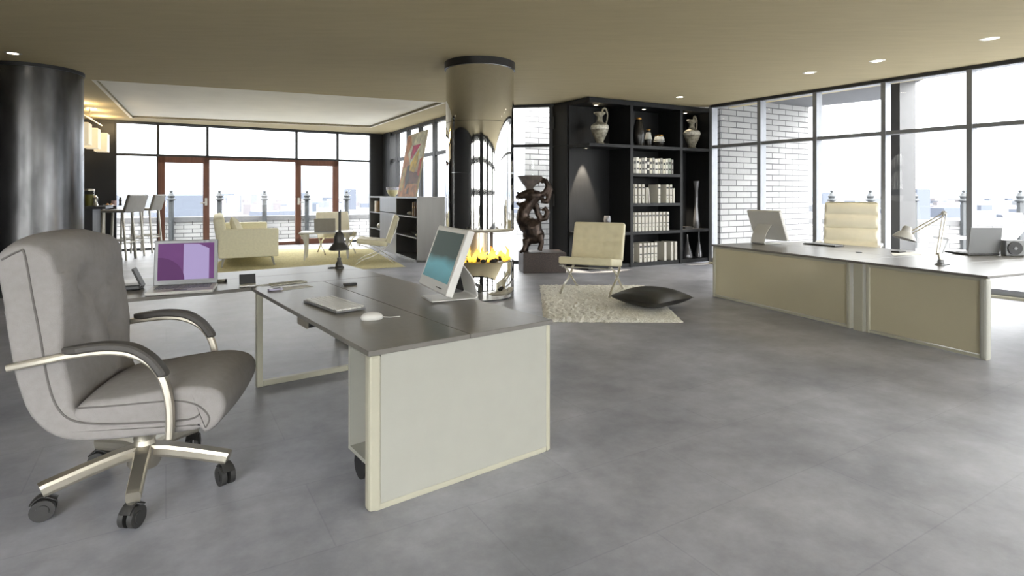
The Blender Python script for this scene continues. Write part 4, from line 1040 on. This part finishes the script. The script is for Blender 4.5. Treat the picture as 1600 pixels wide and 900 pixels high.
# task lamp
p = at(1470, 414); tl_ = thing('task_lamp', 'chrome swing-arm task lamp with white shade on the right desk', 'desk lamp', (p.x, p.y, TZ))
kk = p.y/900
def q_(px, py, dy=0): return Vector(((px-1470)*kk, dy, (414-py)*kk))
MB().lathe([(.05, 0), (.048, .012), (.03, .02), (.028, .05), (.022, .055)], 24).build('base', silver_m, tl_)
MB().tube([q_(1460, 413, 0), q_(1484, 413.5, 0)], .004, 6).build('clamp_bar', dgrey_m, tl_)
s = MB(); s.tube([q_(1469, 407), q_(1467, 398), q_(1465, 396)], .012, 8); s.build('pivot', steel_m, tl_)
for dy in (-.02, .02):
    MB().tube([q_(1465, 399, dy), q_(1476, 334, dy)], .006, 8).build('lower_arm', steel_m, tl_)
MB().tube([q_(1464, 395, 0), q_(1469, 365, 0)], .009, 8).build('spring', steel_m, tl_)
MB().tube([q_(1477, 331), q_(1424, 361)], .006, 8).build('upper_arm', steel_m, tl_)
MB().tube([q_(1474, 338), q_(1424, 366)], .006, 8).build('upper_arm', steel_m, tl_)
s = MB(); s.sphere(q_(1475, 333), .024, (1, 1.2, 1), 12, 8); s.build('elbow_joint', white_m, tl_)
hd = q_(1416, 362); R = Matrix.Rotation(math.radians(18), 4, 'Y')
s = MB(); s.lathe([(.105, -.075), (.1, -.06), (.07, -.02), (.045, .0), (.04, .04), (.028, .055), (.02, .05), (.035, .03), (.04, -.01), (.085, -.06)], 28, cap=False); bmesh.ops.transform(s.b, matrix=Matrix.Translation(hd) @ R, verts=s.b.verts); s.build('shade', white_m, tl_)
# cream executive chair
ec = thing('executive_chair', 'cream ribbed executive chair behind the right desk', 'chair', (X(1326, 8.75), 8.75, 0), rz_facing(-.60, -.80)); ivory = mat('warm_ivory_leather', (.78, .74, .60), .45, noise=.03, bump=.1, bscale=80)
Rb = Matrix.Rotation(math.radians(80), 3, 'X')
def rolls(x, y, z):
    if z < .9: return 0
    return .045*(abs(math.sin(PI*((y+1)/2*4)))**.6-.75)*min(1, (1-abs(x))*9)-.01*(1-abs(math.cos(x*2.1)))
MB().rbox((0, .27, .92), (.74, .82, .13), .05, (16, 44, 1), rolls, Rb).build('backrest', ivory, ec)
MB().rbox((0, -.06, .50), (.68, .62, .15), .06, (12, 12, 1), lambda x, y, z: .02*(1-x*x) if z > .9 else 0).build('seat', ivory, ec)
for sx_ in (-1, 1):
    MB().strip(smooth_poly([(sx_*.4, .26, .66), (sx_*.41, .1, .70), (sx_*.41, -.1, .70), (sx_*.41, -.24, .66), (sx_*.4, -.26, .5), (sx_*.38, -.2, .43)], 5, False), .05, .03, (1, 0, 0)).build('armrest', white_m, ec)
MB().lathe([(.03, .1), (.03, .43)], 14).build('gas_cylinder', black_m, ec)
for k in range(5):
    a = 2*PI*k/5+.3; lg = MB().strip([(0, 0, .14), (.33*math.cos(a), .33*math.sin(a), .1)], .05, .035, (-math.sin(a), math.cos(a), 0)).build('base_leg', steel_m, ec)
    MB().sphere((.32*math.cos(a), .32*math.sin(a), .045), .044, (1, 1, 1), 12, 8).build('caster', black_m, lg)

# ---------------------------------------------------------------- lounge: sofa, table, cabinet, painting
sa, sb = Vector((-5.5, 10.95)), Vector((-4.62, 11.5))           # near arm bottom line
sd = (sb-sa).normalized(); sn = Vector((-sd.y, sd.x)); 
fr_ = Vector((X(418, 14.4), 14.4)); sn = (fr_-Vector((-4.62, 11.5))).normalized(); sd2 = Vector((sn.y, -sn.x))
so = thing('sofa', 'pale yellow boxy sofa on splayed legs seen from its end', 'sofa', (X(341, 11.05), 11.05, 0.022), ang(sd2))
SW, SL = 1.08, 3.1                                             # seat depth (x) and length (y)
MB().rbox((SW/2, .09, .46), (SW, .18, .56), .03, (2, 2, 2)).build('armrest', sofa_m, so)
MB().rbox((SW/2+.02, SL-.09, .46), (SW-.04, .18, .56), .03, (2, 2, 2)).build('armrest', sofa_m, so)
Rk = Matrix.Rotation(math.radians(-8), 3, 'Y')
MB().rbox((.06, SL/2, .58), (.2, SL-.02, .78), .06, (2, 4, 2), None, Rk).build('backrest', sofa_m, so)
MB().rbox((SW/2, SL/2, .27), (SW, SL-.3, .16), .02, (2, 2, 1)).build('seat_base', sofa_m, so)
for k in range(2): MB().rbox((SW/2+.1, .2+(SL-.4)*(.25+.5*k), .42), (SW-.2, (SL-.42)/2, .17), .05, (4, 6, 1)).build('seat_cushion', sofa_m, so)
for x, y, dx, dy in ((.1, .12, -.04, 0), (SW-.12, .12, .05, 0), (.1, SL-.12, -.04, 0), (SW-.12, SL-.12, .05, 0)):
    MB().tube([(x, y, .2), (x+dx, y+dy, 0)], [.028, .016], 10).build('leg', cream_m, so)
pq = so.matrix_world
Rp = Matrix.Rotation(ang(sd2), 3, 'Z') @ Matrix.Rotation(math.radians(68), 3, 'Y') 
c_ = Vector(so.location)+Matrix.Rotation(ang(sd2), 3, 'Z') @ Vector((.34, .52, .72))
o = pillow_fn(MB(), c_, .26, .27, .1, 0, Rp).build('sofa_pillow', mat('light_cream_linen', (.75, .71, .55), .9, bump=.2, bscale=250)); tag(o, 'light cream scatter pillow leaning on the sofa back', 'pillow')
# coffee table
ctY = 12.75; ct = thing('coffee_table', 'small white rounded coffee table with tapering legs on the yellow rug', 'table', (X(511, ctY), ctY, .022), .25)
MB().rbox((0, 0, .585), (1.12, .74, .035), .017, (4, 4, 1)).build('table_top', white_m, ct)
for sx_ in (-1, 1):
    for sy in (-1, 1):
        MB().tube(smooth_poly([(sx_*.47, sy*.27, .57), (sx_*.44, sy*.25, .45), (sx_*.43, sy*.25, .25), (sx_*.45, sy*.26, 0)], 4, False), [.075, .065, .055, .045, .04, .034, .03, .027, .024, .022, .02, .018, .016], 10).build('leg', white_m, ct)
t, *_ = laptop('laptop', (X(509, 12.75), 12.72, .615), .25+PI, 'grey laptop seen from behind on the white coffee table', .44, .3, .28, .2, silver_m, mat('taupe_lid', (.3, .28, .24), .4), black_m)
# low steel cabinet along the slotted wall
ca, cbk = Vector((-2.0, 12.14)), Vector((-4.0, 16.2)); cd = (cbk-ca).normalized(); cn = Vector((cd.y, -cd.x)); CL = (cbk-ca).length; CH = 1.385
cb2 = thing('low_steel_cabinet', 'low grey steel cabinet with open compartments under the painting', 'cabinet', (ca.x, ca.y, 0), ang(cd))
# local: x along cd (away), y negative = towards wall (cn = -y)
def cbx(name, x0, x1, y0, y1, z0, z1, m=cab_m, par=cb2): return MB().box(((x0+x1)/2, (y0+y1)/2, (z0+z1)/2), (x1-x0, y1-y0, z1-z0), 0, .003).build(name, m, par)
CDp = -.62
dkin = mat('dark_cabinet_lining', (.03, .03, .03), .5)
cbx('top_panel', 0, CL, CDp, 0, CH-.035, CH); cbx('end_panel', 0, .03, CDp, 0, 0, CH-.035); cbx('end_panel', CL-.03, CL, CDp, 0, 0, CH-.035); cbx('back_panel', .03, CL-.03, CDp, CDp+.02, 0, CH-.035, dkin); cbx('bottom_panel', 0, CL, CDp, 0, 0, .05)
def cx_at(px): p = hit(px, ca, cbk); return (p-ca).length
xA, xB = cx_at(619), cx_at(594)
cbx('divider', xA, xA+.03, CDp, 0, .05, CH-.035); cbx('divider', xB, xB+.03, CDp, 0, .05, CH-.035)
cbx('door', xA+.03, xB, -.02, .0, .05, .98); cbx('drawer_front', xA+.03, xB, -.02, .0, 1.0, CH-.035)
for x0, x1 in ((.03, xA), (xB+.03, CL-.03)):
    for z in (.52, .96): cbx('shelf', x0, x1, CDp, 0, z-.025, z)
def on_cab(px, back, z): p = hit(px, ca, cbk)+cn*back; return Vector((p.x, p.y, z))
ccr = ang(cd)
bk_m = [mat('tan_book', (.3, .19, .1), .7), mat('dark_brown_book', (.1, .06, .04), .7), mat('pale_book', (.55, .5, .42), .7)]
for k, px in enumerate((638, 641, 644.5, 648)):
    p = on_cab(px, .2, .96); o = MB().box((0, 0, .15+.01*(k % 2)), (.07, .2, .3+.02*(k % 2)), 0, .003).build('book', bk_m[k % 2]); o.location = p; o.rotation_euler = (0, 0, ccr)
    s = MB(); s.box((0, .101, .2), (.05, .002, .03)); s.build('spine_print', gold_m, o)
    tag(o, '%s from left of the brown books in the near steel cabinet compartment' % ORD[k], 'book', 'brown books in the steel cabinet')
for k, px in enumerate((585, 588)):
    p = on_cab(px, .12, .96); o = MB().box((0, 0, .15), (.12, .2, .3), 0, .003).build('book', bk_m[2 - 2*k]); o.location = p; o.rotation_euler = (0, 0, ccr)
    tag(o, ['pale', 'tan'][k]+' book in the far end compartment of the steel cabinet', 'book', 'books in far cabinet compartment')
p = on_cab(632, .15, .96); tag(MB().sphere(tuple(p+Vector((0, 0, .05))), .07, (1.2, 1, .7), 14, 8).build('pottery_shell', ceram_m), 'white shell ornament on the upper shelf of the steel cabinet', 'ornament')
p = on_cab(640, .2, .52); vase('shallow_bowl', 'dark shallow bowl on the lower shelf of the near steel compartment', p, [(.04, 0), (.07, .02), (.17, .1), (.16, .1), (.06, .03), (0, .03)], dgrey_m)
p = on_cab(647, .12, .52); tag(MB().sphere(tuple(p+Vector((0, 0, .045))), .07, (1.3, 1, .65), 14, 8).build('stone_ornament', mat('olive_stone', (.4, .38, .26), .6)), 'pale knobbly ornament right of the dark bowl in the cabinet', 'ornament')
p = on_cab(589, .12, .52); tag(MB().sphere(tuple(p+Vector((0, 0, .08))), .12, (1, 1, .7), 14, 8).build('shell_ornament', ceram_m), 'white shell in the far end compartment of the steel cabinet', 'ornament')
p = on_cab(597, .28, CH); t = thing('patterned_bowl', 'pale yellow bowl with blue rim pattern on the steel cabinet', 'bowl', tuple(p))
MB().lathe([(.07, 0), (.085, .02), (.13, .08), (.165, .17), (.17, .24), (.16, .24), (.14, .1), (0, .04)], 28).build('body', mat('pale_yellow_glaze', (.62, .57, .33), .3), t)
MB().lathe([(.1655, .165), (.1735, .235)], 28, cap=False).build('blue_band', mat('blue_band_glaze', (.42, .42, .5), .3, noise=.4, nscale=40), t)
# abstract painting leaning on the cabinet
pa, pb2 = Vector((-2.08, 12.5)), Vector((-2.75, 13.9)); pd = (pb2-pa).normalized(); pnn = Vector((pd.y, -pd.x)); PW = (pb2-pa).length; PH = 1.50; lean = math.atan2(.27, 1.5)
pt_ = thing('abstract_painting', 'tall unframed abstract painting leaning on the low steel cabinet', 'painting', (pa.x, pa.y, CH), ang(pd))
Rl = Matrix.Rotation(lean, 3, 'X')     # leans towards -y (the wall)
MB().box(tuple(Rl @ Vector((PW/2, 0, PH/2))), (PW, .035, PH), bev=.003, R=Rl).build('canvas', mat('beige_canvas', (.55, .48, .34), .7, noise=.2, nscale=3), pt_)
def patch(poly, col, name, lay):
    # u runs from far-left edge (0) to near-right edge (1) as seen
    q = [tuple(Rl @ Vector(((1-u)*PW, .0178+lay*.0012, v*PH))) for u, v in poly]
    MB().plate(q, tuple(Rl @ Vector((0, .001, 0)))).build('paint_area', mat(name, col, .6, noise=.45, nscale=7), pt_)
patch([(0, .0), (1, 0), (1, .18), (.5, .2), (0, .12)], (.42, .17, .05), 'ochre_paint', 0)
patch([(0, .1), (.45, .2), (.5, .62), (.2, .98), (0, .98)], (.48, .20, .07), 'orange_paint', 0)
patch([(.2, .68), (.5, .98), (.98, .99), (.98, .55), (.55, .4)], (.60, .58, .44), 'pale_paint', 1)
patch([(.42, .8), (.82, .8), (.42, .56), (.38, .62)], (.40, .0, .07), 'crimson_paint', 2)
patch([(.78, .73), (.45, .52), (.4, .42), (.72, .36), (.8, .5)], (.55, .38, .05), 'yellow_paint', 2)
patch([(.45, .4), (.98, .36), (.98, .2), (.4, .2)], (.13, .045, .025), 'dark_brown_paint', 2)
patch([(.3, .48), (.42, .5), (.5, .25), (.36, .1), (.28, .3)], (.03, .025, .02), 'black_paint', 3)
patch([(.9, .56), (1, .58), (1, .3), (.88, .34)], (.45, .05, .02), 'rust_paint', 3)
patch([(.08, .45), (.26, .48), (.24, .1), (.05, .08)], (.38, .28, .10), 'olive_paint', 3)
patch([(.5, .12), (.58, .14), (.6, .05), (.5, .04)], (.03, .025, .02), 'black_paint', 3)

# ---------------------------------------------------------------- bar corner
bco = Vector((-9.1, 12.9)); bn = -Bn
bar = thing('bar_counter', 'black bar counter between the steel pillar and the windows', 'bar counter', (bco.x, bco.y, 0), ang(BD))
BH = 1.17
MB().box((-1.3, .72, BH-.03), (2.6, 1.44, .06), 0, .005).build('counter_top', black_m, bar)
MB().box((-1.4, .75, (BH-.06)/2), (2.3, 1.3, BH-.06)).build('counter_body', dark_m, bar)
MB().box((-.04, .04, (BH-.06)/2), (.05, .05, BH-.06), 0, .004).build('corner_leg', steel_m, bar)
def bar_stool(loc, rz, lb=None):
    """faces local -y"""
    t = thing('bar_stool', lb, 'bar stool', loc, rz, 'grey backed bar stools by the counter'); z0 = 1.07
    MB().rbox((0, 0, z0), (.44, .5, .06), .025, (3, 3, 1)).build('seat', st_m, t)
    Rb = Matrix.Rotation(math.radians(74), 3, 'X'); MB().rbox((0, .285, z0+.17), (.46, .40, .065), .026, (3, 3, 1), None, Rb).build('backrest', st_m, t)
    for sx_ in (-1, 1):
        for y0, y1 in ((-.2, -.24), (.2, .28)):
            MB().strip([(sx_*.19, y0, z0-.02), (sx_*.205, y1, 0)], .04, .035, (1, 0, 0)).build('leg', stl_m, t)
    s = MB(); s.box((0, -.225, .38), (.4, .025, .025)); s.box((-.2, 0.02, .42), (.025, .46, .025)); s.box((.2, .02, .42), (.025, .46, .025)); s.box((0, .25, .38), (.4, .025, .025)); s.build('footrest', stl_m, t)
    return t
st_m = mat('grey_leather_seat', (.22, .21, .19), .5); stl_m = mat('pale_metal_leg', (.5, .48, .42), .4, metal=.3)
srz = rz_facing(-.98, -.12)
bs = bar_stool((X(184, 12.75), 12.75, 0), srz, 'grey bar stool nearest to the grey office chair')
dup(bs, (X(198, 13.25), 13.25, 0), srz, 'grey bar stool, middle of the three at the counter')
dup(bs, (X(228, 14.35), 14.35, 0), srz-.1, 'grey bar stool standing clear in front of the window')
# jars on the bar
kx = lambda px, Y: X(px, Y)
t = thing('storage_jar', 'tall glass storage jar with green contents on the bar', 'jar', (kx(140, 13.1), 13.1, BH))
MB().lathe([(.09, 0), (.095, .01), (.095, .33), (.08, .35)], 24).build('glass', jar_m, t)
MB().lathe([(.085, .01), (.085, .27)], 24).build('contents', mat('olive_oil_green', (.2, .19, .05), .5), t); MB().lathe([(.1, .35), (.1, .39), (.02, .4)], 24).build('lid', steel_m, t)
t = thing('coffee_pot', 'small silver pot right of the storage jar on the bar', 'pot', (kx(149, 13.1), 13.1, BH))
MB().lathe([(.05, 0), (.06, .02), (.035, .12), (.05, .2), (.02, .24), (0, .25)], 18).build('body', chrome_m, t); MB().tube([(.04, 0, .18), (.08, 0, .15), (.06, 0, .05)], .008, 6).build('handle', black_m, t)
t = thing('mug', 'small pale pink mug on the far side of the bar', 'mug', (kx(178, 13.7), 13.7, BH)); MB().lathe([(.05, 0), (.055, .12), (.045, .12), (.04, .02), (0, .02)], 18).build('body', mat('pink_glaze', (.5, .35, .35), .4), t)
t = thing('pepper_mill', 'small black pepper mill at the window end of the bar', 'pepper mill', (kx(188, 13.85), 13.85, BH)); MB().lathe([(.035, 0), (.025, .08), (.035, .14), (.015, .16), (.025, .19), (0, .21)], 16).build('body', black_m, t)
t = thing('fruit_plate', 'small plate of orange fruit on the bar beside the stools', 'plate', (kx(170, 13.45), 13.45, BH)); MB().lathe([(.05, 0), (.12, .02), (.11, .025), (0, .01)], 20).build('plate', white_m, t)
s = MB(); [s.sphere((dx, dy, .035), .03, (1, 1, .8), 10, 6) for dx, dy in ((-.03, 0), (.04, .02), (0, -.05))]; s.build('fruit', mat('orange_peel', (.6, .25, .04), .5), t)
# pendant lamp
shade_m = mat('glowing_shade', (.85, .78, .6), .6, emit=(1, .82, .55), es=.34)
PY = 12.4; px0 = X(134, PY)
pe_ = thing('pendant_lamp', 'row of three glowing square shades hanging over the bar', 'pendant lamp', (px0, PY, CEIL))
zt, zb = Zat(194, PY)-CEIL, Zat(232, PY)-CEIL
dv = Vector((-.28, .96)); dv = Vector((.0, 1.0))
for k, (px, Y) in enumerate(((129, 11.7), (144, 12.7), (159, 13.7))):
    s = MB(); cxx = X(px, Y)-px0; s.box((cxx, Y-PY, (zt+zb)/2-.02), (.26, .42, .44), .5, .01); s.build('lamp_shade', shade_m, pe_)
a_, b_ = Vector((X(129, 11.7)-px0, 11.7-PY, zt+.12)), Vector((X(159, 13.7)-px0, 13.7-PY, zt+.12))
s = MB(); s.tube([a_, b_], .015, 8); s.build('rail', steel_m, pe_); m_ = Vector((0, 0, 0)); MB().tube([a_.lerp(b_, .33), (a_.lerp(b_, .33).x, a_.lerp(b_, .33).y, 0)], .012, 8).build('rod', steel_m, pe_); q3 = a_.lerp(b_, .33)
MB().lathe([(.12, -.012), (.12, 0)], 20, c=(q3.x, q3.y, 0)).build('ceiling_plate', steel_m, pe_)
for px, Y in ((129, 11.7), (159, 13.7), (144, 12.7)):
    L = bpy.data.lights.new('pendant_bulb', 'POINT'); L.energy = 11; L.color = (1, .76, .42); L.shadow_soft_size = .1; o = bpy.data.objects.new('pendant_bulb', L); COL.objects.link(o); o.location = (X(px, Y), Y, CEIL+zt+.2)

# ---------------------------------------------------------------- ceiling downlights
for px, py, lb in ((20, 83, 'recessed ceiling light above the dark steel pillar'), (1546, 60.5, 'recessed ceiling light nearest to the right picture edge'), (1371, 95, 'recessed ceiling light, second from the right picture edge'),
                   (1265, 113.5, 'recessed ceiling light, third from the right picture edge'), (1062, 151.5, 'recessed ceiling light in front of the bookcase')):
    p = T(px, py, CEIL); puck((p.x, p.y, CEIL), lb, 'recessed ceiling downlights', .08, 20, 100)
